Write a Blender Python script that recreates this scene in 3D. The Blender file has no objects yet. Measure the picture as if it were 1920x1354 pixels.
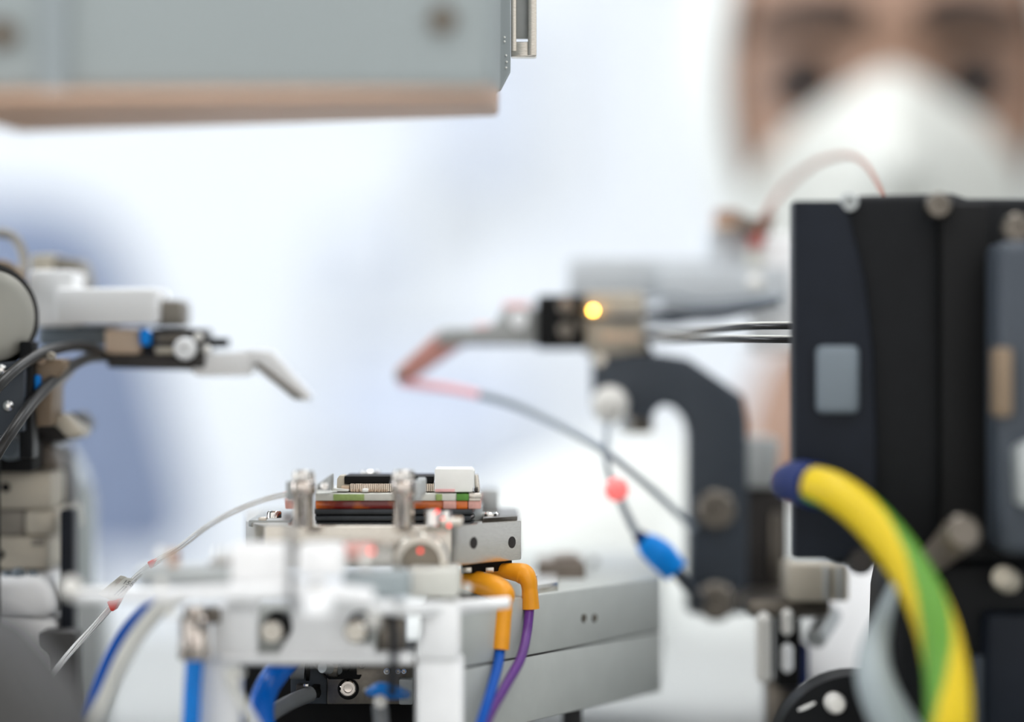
import bpy, bmesh, math, random
from mathutils import Vector, Matrix
random.seed(7)
SC = bpy.context.scene
COL = SC.collection

# ------------------------------------------------------------------ camera, world, exposure
D0 = 0.70                       # focus distance in metres; the plane Y = 0 is in focus
S0 = 0.00013                    # metres per photo pixel in that plane (1920 px wide frame)
cam = bpy.data.cameras.new('camera')
co = bpy.data.objects.new('camera', cam)
COL.objects.link(co)
co.location = (0, -D0, 0)
co.rotation_euler = (math.pi / 2, 0, 0)
cam.sensor_width = 36
cam.lens = 36 * D0 / (1920 * S0)
cam.clip_start = 0.02
cam.clip_end = 50
cam.dof.use_dof = True
cam.dof.focus_distance = D0
cam.dof.aperture_fstop = 2.85
SC.camera = co
w = bpy.data.worlds.new('room_daylight')
SC.world = w
w.use_nodes = True
w.node_tree.nodes['Background'].inputs[0].default_value = (1.0, 0.99, 0.97, 1)
w.node_tree.nodes['Background'].inputs[1].default_value = 1.2
SC.view_settings.view_transform = 'Standard'
SC.view_settings.look = 'None'
SC.view_settings.gamma = 1.0
SC.view_settings.use_curve_mapping = False
SC.view_settings.exposure = 0.0
CEIL_POWER = 4.6
WINDOW_POWER = 4.2
SC.cycles.use_denoising = True
SC.cycles.max_bounces = 8
SC.cycles.sample_clamp_indirect = 8.0
FLOOR = -1.06
BENCH = -0.105


def S(Y):
    return S0 * (D0 + Y) / D0


def P(x, y, Y):
    s = S(Y)
    return Vector(((x - 960) * s, Y, (677 - y) * s))


# ------------------------------------------------------------------ materials
def lin(c):
    return tuple((v / 255 / 12.92 if v / 255 <= 0.04045 else ((v / 255 + 0.055) / 1.055) ** 2.4) for v in c) + (1,)


MATS = {}


def mat(name, rgb, rough=0.5, metal=0.0, var=0.06, scale=60, bump=0.0, trans=0.0, ior=1.45, emit=0.0, stretch=None, spec=0.5, coat=0.0, rgb2=None):
    m = bpy.data.materials.new(name)
    m.use_nodes = True
    nt = m.node_tree
    b = nt.nodes['Principled BSDF']
    b.inputs['Roughness'].default_value = rough
    b.inputs['Metallic'].default_value = metal
    b.inputs['Transmission Weight'].default_value = trans
    b.inputs['IOR'].default_value = ior
    b.inputs['Specular IOR Level'].default_value = spec
    b.inputs['Coat Weight'].default_value = coat
    c = lin(rgb)
    tc = nt.nodes.new('ShaderNodeTexCoord')
    mp = nt.nodes.new('ShaderNodeMapping')
    if stretch:
        mp.inputs['Scale'].default_value = stretch
    nz = nt.nodes.new('ShaderNodeTexNoise')
    nz.inputs['Scale'].default_value = scale
    nz.inputs['Detail'].default_value = 3
    nt.links.new(tc.outputs['Object'], mp.inputs[0])
    nt.links.new(mp.outputs[0], nz.inputs['Vector'])
    rp = nt.nodes.new('ShaderNodeValToRGB')
    if rgb2:
        rp.color_ramp.elements[0].position = 0.42
        rp.color_ramp.elements[1].position = 0.60
        rp.color_ramp.elements[0].color = c
        rp.color_ramp.elements[1].color = lin(rgb2)
    else:
        rp.color_ramp.elements[0].position = 0.3
        rp.color_ramp.elements[1].position = 0.7
        rp.color_ramp.elements[0].color = tuple(v * (1 - var) for v in c[:3]) + (1,)
        rp.color_ramp.elements[1].color = tuple(min(1, v * (1 + var)) for v in c[:3]) + (1,)
    nt.links.new(nz.outputs['Fac'], rp.inputs[0])
    nt.links.new(rp.outputs[0], b.inputs['Base Color'])
    if bump:
        bp = nt.nodes.new('ShaderNodeBump')
        bp.inputs['Strength'].default_value = bump
        bp.inputs['Distance'].default_value = 0.0002
        nt.links.new(nz.outputs['Fac'], bp.inputs['Height'])
        nt.links.new(bp.outputs[0], b.inputs['Normal'])
    if emit:
        b.inputs['Emission Color'].default_value = c
        b.inputs['Emission Strength'].default_value = emit
    MATS[name] = m
    return m


mat('steel', (206, 200, 190), 0.24, 0.9, 0.08, 900, 0.10, stretch=(1, 1, 6))
mat('steel_dark', (112, 106, 98), 0.28, 0.85, 0.10, 700)
mat('stage_white', (196, 201, 205), 0.5, 0, 0.02, 60)
mat('fitting_steel', (208, 198, 190), 0.12, 1.0, 0.04, 200)
mat('hose_grey', (150, 160, 163), 0.45, 0, 0.03)
mat('chrome', (225, 222, 218), 0.14, 1.0, 0.03)
mat('aluminium', (248, 249, 250), 0.38, 0.12, 0.02, 300)
mat('aluminium_grey', (178, 182, 182), 0.42, 0.4, 0.05, 300)
mat('white_paint', (250, 250, 250), 0.45, 0, 0.01)
mat('ceramic_white', (242, 242, 238), 0.5, 0, 0.02, 400)
mat('ceramic_grey', (214, 214, 206), 0.5, 0, 0.05, 400)
mat('black_anodised', (14, 16, 19), 0.45, 0, 0.10, 200, spec=0.2)
mat('blue_black', (20, 25, 34), 0.45, 0, 0.10, 120, spec=0.2)
mat('slate', (58, 65, 74), 0.50, 0, 0.06, 100)
mat('black_matte', (11, 11, 12), 0.6, 0, 0.1, spec=0.25)
mat('black_gloss', (22, 22, 22), 0.22, 0, 0.1)
mat('ring_black', (52, 56, 60), 0.30, 0.5, 0.15, 250)
mat('housing_grey', (146, 154, 155), 0.55, 0, 0.03, 12)
mat('housing_seam', (136, 144, 147), 0.55, 0, 0.03, 12)
mat('copper_tan', (190, 156, 132), 0.45, 0.1, 0.06, 40)
mat('hole_dark', (46, 42, 40), 0.6, 0, 0.1)
mat('motor_grey', (186, 190, 186), 0.55, 0, 0.03, 150, 0.1)
mat('motor_foot', (60, 60, 62), 0.6)
mat('taupe', (122, 112, 102), 0.5, 0.2, 0.06, 80)
mat('amber', (124, 20, 8), 0.25, 0, 0, 130, coat=0.5, rgb2=(220, 108, 14))
mat('pale_pink', (222, 168, 158), 0.4, 0, 0.08, 900)
mat('solder_green', (150, 172, 104), 0.5, 0, 0.15, 900)
mat('board_green', (84, 140, 52), 0.5, 0, 0.15, 900)
mat('pin_gold', (238, 222, 204), 0.35, 0.2, 0.05, 400)
mat('orange_rubber', (244, 162, 28), 0.4, 0, 0.06, 150)
mat('wire_blue', (4, 84, 178), 0.45, 0, 0.05, spec=0.25)
mat('wire_purple', (94, 40, 128), 0.4, 0, 0.12, 200)
mat('tube_blue', (0, 134, 234), 0.22, 0, 0.04, coat=0.3, spec=0.3)
mat('tube_navy', (0, 112, 222), 0.25, 0, 0.05, coat=0.3, spec=0.3)
mat('plug_blue', (0, 140, 236), 0.4, 0, 0.05, spec=0.25)
mat('navy', (4, 30, 88), 0.5, 0, 0.08, spec=0.15)
mat('cable_grey', (120, 122, 124), 0.4, 0, 0.05)
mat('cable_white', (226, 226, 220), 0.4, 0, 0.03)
mat('cable_black', (48, 47, 46), 0.35, 0, 0.08)
mat('cable_soft', (132, 142, 152), 0.4, 0, 0.05)
mat('cable_pink', (240, 176, 184), 0.4, 0, 0.05)
mat('cable_rust', (142, 92, 74), 0.45, 0, 0.08)
mat('earth_yellow', (206, 178, 0), 0.42, 0, 0.02)
mat('earth_green', (84, 138, 36), 0.42, 0, 0.03)
mat('finger_grey', (160, 162, 160), 0.45, 0.3, 0.06, 200)
mat('finger_rose', (190, 136, 126), 0.5, 0.1, 0.10, 300)
mat('gripper_dark', (52, 48, 46), 0.45, 0.2, 0.2, 120)
mat('gripper_tan', (172, 164, 150), 0.45, 0.3, 0.14, 120)
mat('tan', (206, 182, 158), 0.5, 0, 0.06)
mat('brown_plate', (130, 112, 92), 0.5, 0.2, 0.08)
mat('beige', (190, 182, 166), 0.45, 0.3, 0.05, 90)
mat('beige_dark', (140, 134, 124), 0.5, 0.2, 0.05, 90)
mat('dome_grey', (176, 174, 164), 0.4, 0.2, 0.05, 60)
mat('pearl', (230, 228, 222), 0.25, 0, 0.02)
mat('red_brown', (150, 118, 100), 0.45, 0, 0.1)
mat('salmon', (190, 92, 82), 0.45, 0, 0.05)
mat('red_tape', (236, 74, 62), 0.45, 0, 0.05)
mat('tape_pink', (240, 184, 184), 0.5, 0, 0.03)
mat('acrylic', (232, 236, 236), 0.12, 0, 0, trans=0.75, ior=1.3)
mat('sheath', (252, 252, 252), 0.05, 0, 0, trans=0.97, ior=1.08)
mat('strand', (248, 249, 248), 0.3, 0, 0.03)
mat('tag_paper', (214, 214, 206), 0.6, 0, 0.05, 500)
mat('print', (74, 74, 72), 0.6, 0, 0.05)
mat('print_pale', (186, 178, 170), 0.6, 0, 0.05)
mat('label_grey', (106, 116, 124), 0.5, 0, 0.06, 60)
mat('led_orange', (255, 190, 72), 0.3, emit=34)
mat('led_red', (255, 122, 120), 0.4, emit=0.55)
mat('red_glint', (255, 60, 50), 0.3, emit=2.5)  # emission that imitates red reflections on metal
mat('wedge_grey', (62, 61, 60), 0.6, 0, 0.05, 20)
mat('skin', (152, 120, 100), 0.5, 0, 0.05, 30)
mat('brow_brown', (58, 42, 32), 0.7, 0, 0.1)
mat('eye_dark', (34, 22, 14), 0.35, 0, 0.1)
mat('lid_shade', (48, 32, 24), 0.55, 0, 0.08)
mat('respirator', (206, 207, 201), 0.75, 0, 0.02, 60)
mat('coverall', (214, 216, 212), 0.8, 0, 0.02, 40)
mat('glove', (226, 232, 236), 0.5, 0, 0.03)
mat('chair_fabric', (122, 134, 158), 0.8, 0, 0.05, 60)
mat('wall_white', (222, 226, 230), 0.6, 0, 0.01, 2)
mat('wall_trim', (222, 226, 232), 0.6, 0, 0.02, 2)
mat('pane_pale', (206, 214, 230), 0.35, 0, 0.02, 3)
mat('floor_grey', (176, 180, 184), 0.45, 0, 0.04, 4)
mat('bench_top', (158, 160, 158), 0.5, 0, 0.02, 12)
mat('bench_leg', (150, 154, 158), 0.5, 0, 0.03)
mat('lamp_diffuser', (255, 255, 255), 0.5, emit=CEIL_POWER)
mat('daylight_pane', (248, 251, 255), 0.5, emit=WINDOW_POWER)


# ------------------------------------------------------------------ geometry helpers
class B:
    def __init__(s):
        s.bm = bmesh.new()

    def _add(s, t, bev=0.0, seg=2, ang=30):
        bmesh.ops.recalc_face_normals(t, faces=t.faces[:])
        if bev:
            ed = [e for e in t.edges if len(e.link_faces) == 2 and e.calc_face_angle(0) > math.radians(ang)]
            if ed:
                bmesh.ops.bevel(t, geom=ed, offset=bev, segments=seg, profile=0.5, affect='EDGES', clamp_overlap=True)
        me = bpy.data.meshes.new('tmp')
        t.to_mesh(me)
        t.free()
        s.bm.from_mesh(me)
        bpy.data.meshes.remove(me)
        return s

    def hexa(s, f, b, bev=0.0, seg=2):      # four front corners, four back corners (world vectors)
        t = bmesh.new()
        v = [t.verts.new(p) for p in list(f) + list(b)]
        for q in ((0, 1, 2, 3), (7, 6, 5, 4), (0, 4, 5, 1), (1, 5, 6, 2), (2, 6, 7, 3), (3, 7, 4, 0)):
            t.faces.new([v[i] for i in q])
        return s._add(t, bev, seg)

    def box(s, x0, y0, x1, y1, Y0, Y1, bev=0.0004, seg=2):   # photo px of the front face at depth Y0, straight back to Y1
        a, c = P(x0, y0, Y0), P(x1, y1, Y0)
        f = [Vector((a.x, Y0, a.z)), Vector((c.x, Y0, a.z)), Vector((c.x, Y0, c.z)), Vector((a.x, Y0, c.z))]
        return s.hexa(f, [Vector((p.x, Y1, p.z)) for p in f], bev, seg)

    def boxw(s, lo, hi, bev=0.0, seg=2):
        f = [Vector((lo[0], lo[1], hi[2])), Vector((hi[0], lo[1], hi[2])), Vector((hi[0], lo[1], lo[2])), Vector((lo[0], lo[1], lo[2]))]
        return s.hexa(f, [Vector((p.x, hi[1], p.z)) for p in f], bev, seg)

    def prism(s, pts, Y0, Y1, bev=0.0003, seg=2):            # outline in photo px at Y0
        t = bmesh.new()
        a = [P(x, y, Y0) for x, y in pts]
        fv = [t.verts.new(p) for p in a]
        bv = [t.verts.new((p.x, Y1, p.z)) for p in a]
        t.faces.new(fv)
        t.faces.new(bv[::-1])
        n = len(a)
        for i in range(n):
            t.faces.new([fv[i], bv[i], bv[(i + 1) % n], fv[(i + 1) % n]])
        return s._add(t, bev, seg)

    def foot(s, pts, zt, zb, bev=0.0003, seg=2):             # footprint: (px, Y) corners, straight up from zb to zt
        t = bmesh.new()
        a = [P(x, 677, Y) for x, Y in pts]
        tv = [t.verts.new((p.x, p.y, zt)) for p in a]
        bv = [t.verts.new((p.x, p.y, zb)) for p in a]
        t.faces.new(tv)
        t.faces.new(bv[::-1])
        n = len(a)
        for i in range(n):
            t.faces.new([tv[i], bv[i], bv[(i + 1) % n], tv[(i + 1) % n]])
        return s._add(t, bev, seg)

    def lathe(s, p, axis, prof, seg=24, start=0.0):          # profile of (radius, height along axis)
        t = bmesh.new()
        ax = Vector(axis).normalized()
        u = ax.orthogonal().normalized()
        v = ax.cross(u)
        rings = []
        for r, h in prof:
            if r <= 1e-9:
                rings.append([t.verts.new(Vector(p) + ax * h)])
            else:
                rings.append([t.verts.new(Vector(p) + ax * h + (u * math.cos(2 * math.pi * (k + start) / seg) + v * math.sin(2 * math.pi * (k + start) / seg)) * r) for k in range(seg)])
        if prof[0] == prof[-1]:
            for v in rings[-1]:
                t.verts.remove(v)
            rings[-1] = rings[0]
        for A, C in zip(rings, rings[1:]):
            for k in range(seg):
                k2 = (k + 1) % seg
                if len(A) == 1 and len(C) == 1:
                    continue
                if len(A) == 1:
                    t.faces.new([A[0], C[k2], C[k]])
                elif len(C) == 1:
                    t.faces.new([A[k], A[k2], C[0]])
                else:
                    t.faces.new([A[k], A[k2], C[k2], C[k]])
        for R, flip in (() if prof[0] == prof[-1] else ((rings[0], True), (rings[-1], False))):
            if len(R) > 1:
                t.faces.new(R[::-1] if flip else R)
        return s._add(t)

    def cyl(s, a, b, r, r2=None, bev=None, seg=24):
        a, b = Vector(a), Vector(b)
        r2 = r if r2 is None else r2
        L = (b - a).length
        e = min(L * 0.3, min(r, r2) * 0.18) if bev is None else bev
        return s.lathe(a, b - a, [(0, 0), (r - e, 0), (r, e), (r2, L - e), (r2 - e, L), (0, L)], seg)

    def ball(s, p, r, sx=1, sy=1, sz=1, seg=20, rings=12):
        t = bmesh.new()
        bmesh.ops.create_uvsphere(t, u_segments=seg, v_segments=rings, radius=1)
        for v in t.verts:
            v.co = Vector((v.co.x * r * sx, v.co.y * r * sy, v.co.z * r * sz)) + Vector(p)
        return s._add(t)

    def screw(s, p, axis, r, h, socket=0.5, seg=24):         # cap screw with a recessed hexagon-like socket
        h = abs(h)
        return s.lathe(p, axis, [(0, 0), (r, 0), (r, h * 0.82), (r * 0.86, h), (r * socket, h), (r * socket * 0.9, h * 0.45), (0, h * 0.40)], seg)

    def tube(s, pts, rad, seg=12, n=8, caps=True, mats=None):  # world points; rad number or list
        pts = [Vector(p) for p in pts]
        if not isinstance(rad, (list, tuple)):
            rad = [rad] * len(pts)
        cp, cr = [], []
        m = len(pts)
        for i in range(m - 1):
            p0, p1, p2, p3 = pts[max(i - 1, 0)], pts[i], pts[i + 1], pts[min(i + 2, m - 1)]
            for k in range(n):
                q = k / n
                cp.append(0.5 * ((2 * p1) + (p2 - p0) * q + (2 * p0 - 5 * p1 + 4 * p2 - p3) * q * q + (3 * p1 - p0 - 3 * p2 + p3) * q ** 3))
                cr.append(rad[i] * (1 - q) + rad[i + 1] * q)
        cp.append(pts[-1])
        cr.append(rad[-1])
        t = bmesh.new()
        rings = []
        ref = Vector((0, -1, 0))
        for i, p in enumerate(cp):
            tg = (cp[min(i + 1, len(cp) - 1)] - cp[max(i - 1, 0)]).normalized()
            u = (ref - tg * ref.dot(tg))
            if u.length < 1e-4:
                u = tg.orthogonal()
            u.normalize()
            ref = u
            v = tg.cross(u)
            rings.append([t.verts.new(p + (u * math.cos(2 * math.pi * k / seg) + v * math.sin(2 * math.pi * k / seg)) * cr[i]) for k in range(seg)])
        for i, (A, C) in enumerate(zip(rings, rings[1:])):
            for k in range(seg):
                f = t.faces.new([A[k], A[(k + 1) % seg], C[(k + 1) % seg], C[k]])
                if mats:
                    f.material_index = mats(i / len(cp), k / seg)
        if caps:
            t.faces.new(rings[0][::-1])
            t.faces.new(rings[-1])
        return s._add(t)

    def ptube(s, pts, rpx, **k):                             # (px, py, Y) points, radius in photo px at each point's depth
        if not isinstance(rpx, (list, tuple)):
            rpx = [rpx] * len(pts)
        return s.tube([P(*p) for p in pts], [r * S(p[2]) for r, p in zip(rpx, pts)], **k)

    def done(s, name, m, parent=None, label=None, kind=None):
        me = bpy.data.meshes.new(name)
        o = bpy.data.objects.new(name, me)
        COL.objects.link(o)
        top = parent
        while top is not None and top.parent is not None:
            top = top.parent
        if top is not None:
            L = top.location.copy()
        else:
            xs = [v.co for v in s.bm.verts]
            L = Vector(((min(c.x for c in xs) + max(c.x for c in xs)) / 2, (min(c.y for c in xs) + max(c.y for c in xs)) / 2, min(c.z for c in xs)))
            o.location = L
        for v in s.bm.verts:
            v.co -= L
        s.bm.to_mesh(me)
        s.bm.free()
        for x in (m if isinstance(m, (list, tuple)) else [m]):
            me.materials.append(MATS[x])
        me.polygons.foreach_set('use_smooth', [True] * len(me.polygons))
        me.set_sharp_from_angle(angle=math.radians(38))
        if parent is not None:
            o.parent = parent
        if label:
            o['label'] = label
        if kind:
            o['kind'] = kind
        return o


def thing(name, label, cat, base, group=None):
    o = bpy.data.objects.new(name, None)
    o.empty_display_size = 0.01
    COL.objects.link(o)
    o.location = base
    o['label'] = label
    o['category'] = cat
    if group:
        o['group'] = group
    return o


def tag(o, label, cat, group=None):
    o['label'] = label
    o['category'] = cat
    if group:
        o['group'] = group
    return o


def structure(name, b, m, parent=None):
    return b.done(name, m, parent, kind=None if parent else 'structure')


FR = (0, -1, 0)
UP = (0, 0, 1)

# ------------------------------------------------------------------ the room
WY = 2.6
structure('floor', B().boxw((-3, -1.6, FLOOR - 0.05), (3, WY + 0.1, FLOOR)), 'floor_grey')
structure('ceiling', B().boxw((-3, -1.6, 1.45), (3, WY + 0.1, 1.5)), 'wall_white')
structure('wall_back', B().boxw((-3, WY, FLOOR), (3, WY + 0.1, 1.45)), 'wall_white')
structure('wall_left', B().boxw((-3.1, -1.6, FLOOR), (-3, WY + 0.1, 1.5)), 'wall_white')
structure('wall_right', B().boxw((3, -1.6, FLOOR), (3.1, WY + 0.1, 1.5)), 'wall_white')
structure('baseboard_back', B().boxw((-3, WY - 0.015, FLOOR), (3, WY, FLOOR + 0.1), 0.003), 'wall_trim')
for i, x in enumerate((-1.9, 0.12, 0.62)):
    structure('trim_%d' % (i + 1), B().boxw((x - 0.012, WY - 0.008, FLOOR + 0.1), (x + 0.012, WY, 1.45), 0.002), 'wall_trim')


def pane_window(name, x0, y0, x1, y1, rows):
    a, c = P(x0, y0, WY - 0.03), P(x1, y1, WY - 0.03)
    o = structure(name, B().boxw((a.x - 0.03, WY - 0.012, c.z - 0.03), (c.x + 0.03, WY, a.z + 0.03), 0.003), 'wall_white')
    b = B()
    for xx in (a.x - 0.03, c.x):
        b.boxw((xx, WY - 0.035, c.z - 0.03), (xx + 0.03, WY - 0.01, a.z + 0.03), 0.002)
    for k in range(rows + 1):
        zz = a.z + (c.z - a.z) * k / rows
        b.boxw((a.x, WY - 0.034, zz - 0.008), (c.x, WY - 0.01, zz + 0.008), 0.002)
    b.done('window_frame', 'wall_white', o)
    for k in range(rows):
        zt = a.z + (c.z - a.z) * k / rows - 0.01
        zb = a.z + (c.z - a.z) * (k + 1) / rows + 0.01
        B().boxw((a.x + 0.002, WY - 0.022, zb), (c.x - 0.002, WY - 0.014, zt), 0.001).done('pane', 'pane_pale', o)


pane_window('window_1', 830, 40, 965, 330, 2)
pane_window('window_2', 628, 430, 728, 560, 1)
pane_window('window_3', 600, 650, 980, 860, 1)

# tall daylight window in the left wall
o = structure('window_4', B().boxw((-3.0, -1.45, -0.45), (-2.985, 1.25, 1.35), 0.003), 'wall_white')
b = B()
for z0, z1 in ((-0.45, -0.41), (1.31, 1.35)):
    b.boxw((-2.985, -1.45, z0), (-2.955, 1.25, z1), 0.002)
for y in (-1.45, -0.57, 0.31, 1.21):
    b.boxw((-2.985, y, -0.41), (-2.955, y + 0.04, 1.31), 0.002)
b.done('window_frame', 'wall_white', o)
for y in (-1.41, -0.53, 0.35):
    B().boxw((-2.984, y, -0.41), (-2.975, y + 0.84 + (0.02 if y > 0 else 0), 1.31)).done('pane', 'daylight_pane', o)

k = 0
for (x, y) in ((-1.5, 0.1), (0.0, 0.1), (1.5, 0.1), (-1.5, 1.5), (0.0, 1.5), (1.5, 1.5), (-0.75, -1.0), (0.75, -1.0)):
    k += 1
    where = {1: 'over the left wall side near the bench', 2: 'right above the alignment bench', 3: 'over the right wall side near the bench', 4: 'near the back wall at its left', 5: 'near the back wall at its middle', 6: 'near the back wall at its right', 7: 'above the camera on the left', 8: 'above the camera on the right'}[k]
    t = thing('ceiling_light', 'square white ceiling light panel ' + where, 'ceiling light', (x, y, 1.43), 'ceiling light panels')
    b = B()
    for (dx0, dx1, dy0, dy1) in ((-0.42, 0.42, -0.42, -0.39), (-0.42, 0.42, 0.39, 0.42), (-0.42, -0.39, -0.39, 0.39), (0.39, 0.42, -0.39, 0.39)):
        b.boxw((x + dx0, y + dy0, 1.425), (x + dx1, y + dy1, 1.45))
    b.done('frame', 'white_paint', t)
    B().boxw((x - 0.388, y - 0.388, 1.432), (x + 0.388, y + 0.388, 1.442)).done('diffuser', 'lamp_diffuser', t)

t = thing('workbench', 'wide pale grey bench carrying all the instruments', 'bench', (0.1, 0, FLOOR))
B().boxw((-0.75, -0.42, BENCH - 0.035), (0.95, 0.43, BENCH), 0.004).done('bench_top', 'bench_top', t)
for x in (-0.7, 0.9):
    for y in (-0.37, 0.38):
        B().boxw((x - 0.025, y - 0.025, FLOOR), (x + 0.025, y + 0.025, BENCH - 0.035), 0.003).done('leg', 'bench_leg', t)
for y in (-0.37, 0.38):
    B().boxw((-0.675, y - 0.015, BENCH - 0.1), (0.875, y + 0.015, BENCH - 0.035), 0.002).done('apron', 'bench_leg', t)

# blue-grey chair far behind on the left
CY = 1.25
t = thing('lab_chair', 'blurred blue-grey upholstered lab chair behind the left instrument', 'chair', (P(60, 677, CY).x, CY, FLOOR))
b = B()
pts = [(-330, 470), (-290, 400), (-200, 372), (60, 372), (140, 392), (200, 440), (250, 560), (300, 760), (345, 930), (350, 1010), (320, 1060), (-300, 1060), (-340, 1000)]
b.prism(pts, CY, CY + 0.06, 0.015, 4)
b.done('backrest', 'chair_fabric', t)
cx = P(40, 677, CY).x
B().boxw((cx - 0.25, CY - 0.42, -0.42), (cx + 0.25, CY + 0.06, -0.34), 0.02, 3).done('seat', 'chair_fabric', t)
B().boxw((cx - 0.03, CY + 0.055, -0.40), (cx + 0.03, CY + 0.075, -0.05), 0.004).done('back_bar', 'black_matte', t)
B().cyl((cx, CY - 0.18, FLOOR + 0.09), (cx, CY - 0.18, -0.42), 0.028).done('column', 'chrome', t)
for q in range(5):
    a = q * 2 * math.pi / 5
    e = Vector((cx + 0.27 * math.cos(a), CY - 0.18 + 0.27 * math.sin(a), FLOOR + 0.065))
    lg = B().tube([(cx, CY - 0.18, FLOOR + 0.10), e], [0.025, 0.016]).done('leg', 'black_matte', t)
    B().cyl(e + Vector((-0.012, 0, -0.04)), e + Vector((0.012, 0, -0.04)), 0.025).done('castor', 'black_matte', lg)

# ------------------------------------------------------------------ the person
PX, PYF, PZ = 0.1545, 0.42, 0.110       # between the eyes, at the front of the face
HC = Vector((PX, PYF + 0.090, PZ))


def skin_mesh(chains, sub=2):
    """chains: list of lists of (co, radius); equal coordinates are shared vertices"""
    bm = bmesh.new()
    ly = bm.verts.layers.skin.verify()
    seen = {}

    def vert(c, r):
        key = tuple(round(x, 4) for x in c)
        if key not in seen:
            v = bm.verts.new(c)
            rr = r if isinstance(r, tuple) else (r, r)
            v[ly].radius = rr
            v[ly].use_root = len(seen) == 0
            seen[key] = v
        return seen[key]
    for ch in chains:
        vs = [vert(c, r) for c, r in ch]
        for a, c in zip(vs, vs[1:]):
            if bm.edges.get((a, c)) is None:
                bm.edges.new((a, c))
    me = bpy.data.meshes.new('tmp_skin')
    bm.to_mesh(me)
    bm.free()
    o = bpy.data.objects.new('tmp_skin', me)
    COL.objects.link(o)
    m = o.modifiers.new('s', 'SKIN')
    m.use_smooth_shade = True
    m2 = o.modifiers.new('u', 'SUBSURF')
    m2.levels = sub
    dg = bpy.context.evaluated_depsgraph_get()
    res = bpy.data.meshes.new_from_object(o.evaluated_get(dg))
    bpy.data.objects.remove(o)
    fx = bmesh.new()
    fx.from_mesh(res)
    bmesh.ops.recalc_face_normals(fx, faces=fx.faces[:])
    fx.to_mesh(res)
    fx.free()
    return res


def head_dir(az, el):
    """point on the head surface; az 0 is straight ahead (-Y), el up"""
    cx, sx = math.cos(az), math.sin(az)
    ce, se = math.cos(el), math.sin(el)
    a, bfr, bbk = 0.076, 0.090, 0.105
    x = sx * ce
    y = -cx * ce
    z = se
    yy = y * (bfr if y < 0 else bbk)
    zz = z * 0.113
    wid = a * (1.0 - 0.26 * max(0, -z) ** 1.5 + 0.02 * z)
    if y < 0:
        yy *= 1 - 0.10 * max(0, -z)
    p = Vector((x * wid, yy, zz))
    # nose
    if y < 0:
        lon = x * wid
        d = math.exp(-(lon / 0.011) ** 2)
        prof = 0.0
        if -0.045 < zz < 0.012:
            prof = 0.022 * min(1, max(0, (0.012 - zz) / 0.045)) if zz > -0.036 else 0.022 * max(0, 1 - (-0.036 - zz) / 0.009)
        p.y -= d * prof
        # eye sockets
        for sgn in (-1, 1):
            e = math.exp(-((lon - sgn * 0.027) / 0.016) ** 2 - ((zz - 0.001) / 0.012) ** 2)
            p.y += 0.012 * e
        # brow ridge
        p.y -= 0.004 * math.exp(-((zz - 0.022) / 0.009) ** 2) * math.exp(-(lon / 0.05) ** 2)
        # mouth and chin
        p.y -= 0.006 * math.exp(-((zz + 0.062) / 0.010) ** 2 - (lon / 0.022) ** 2)
        p.y -= 0.008 * math.exp(-((zz + 0.098) / 0.014) ** 2 - (lon / 0.020) ** 2)
    return p


YAW = Matrix.Rotation(math.radians(-4), 3, 'Z')


def head_pt(az, el, off=0.0):
    p = head_dir(az, el)
    if off:
        p = p + Vector((p.x / 0.076 ** 2, p.y / 0.095 ** 2, p.z / 0.113 ** 2)).normalized() * off
    return HC + YAW @ p


def head_bm(t):
    n, m = 64, 44
    rings = []
    for j in range(1, m):
        el = -math.pi / 2 + math.pi * j / m
        rings.append([t.verts.new(head_pt(2 * math.pi * i / n, el)) for i in range(n)])
    for A, C in zip(rings, rings[1:]):
        for i in range(n):
            t.faces.new([A[i], A[(i + 1) % n], C[(i + 1) % n], C[i]])
    lo, hi = t.verts.new(head_pt(0, -math.pi / 2)), t.verts.new(head_pt(0, math.pi / 2))
    for i in range(n):
        t.faces.new([rings[0][(i + 1) % n], rings[0][i], lo])
        t.faces.new([rings[-1][i], rings[-1][(i + 1) % n], hi])
    bmesh.ops.recalc_face_normals(t, faces=t.faces[:])


def arm_pts(sg):
    sh = (PX + 0.01 + sg * 0.165, 0.615, -0.105)
    el = (PX + 0.01 + sg * 0.225, 0.54, -0.36)
    wr = (PX + 0.01 + sg * 0.11, 0.36, -0.475)
    return sh, el, wr


neck = (PX, 0.545, -0.045)
chest = (PX + 0.01, 0.63, -0.16)
waist = (PX + 0.01, 0.70, -0.36)
hip = (PX + 0.01, 0.74, -0.50)
SEAT = -0.585


def body_chains(g):
    ch = [[(hip, (0.150 + g, 0.105 + g)), (waist, (0.125 + g, 0.095 + g)), (chest, (0.150 + g, 0.105 + g)), ((PX + 0.005, 0.585, -0.075), (0.085 + g, 0.070 + g))]]
    for sg in (-1, 1):
        sh, el, wr = arm_pts(sg)
        ch.append([((PX + 0.01 + sg * 0.02, 0.625, -0.115), 0.07 + g), ((PX + 0.01 + sg * 0.09, 0.62, -0.100), 0.072 + g), (sh, 0.056 + g), (el, 0.042 + g), (wr, 0.029 + g)])
        kn = (PX + 0.01 + sg * 0.12, 0.30, -0.525)
        an = (PX + 0.01 + sg * 0.13, 0.34, FLOOR + 0.06)
        ch.append([((PX + 0.01 + sg * 0.05, 0.73, -0.505), 0.085 + g), ((PX + 0.01 + sg * 0.09, 0.66, -0.515), 0.080 + g), (kn, 0.060 + g), (an, 0.040 + g)])
    return ch


person = thing('person', 'blurred person in white hood, face mask and coverall looking at the chip', 'person', (PX, 0.6, FLOOR))
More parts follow.
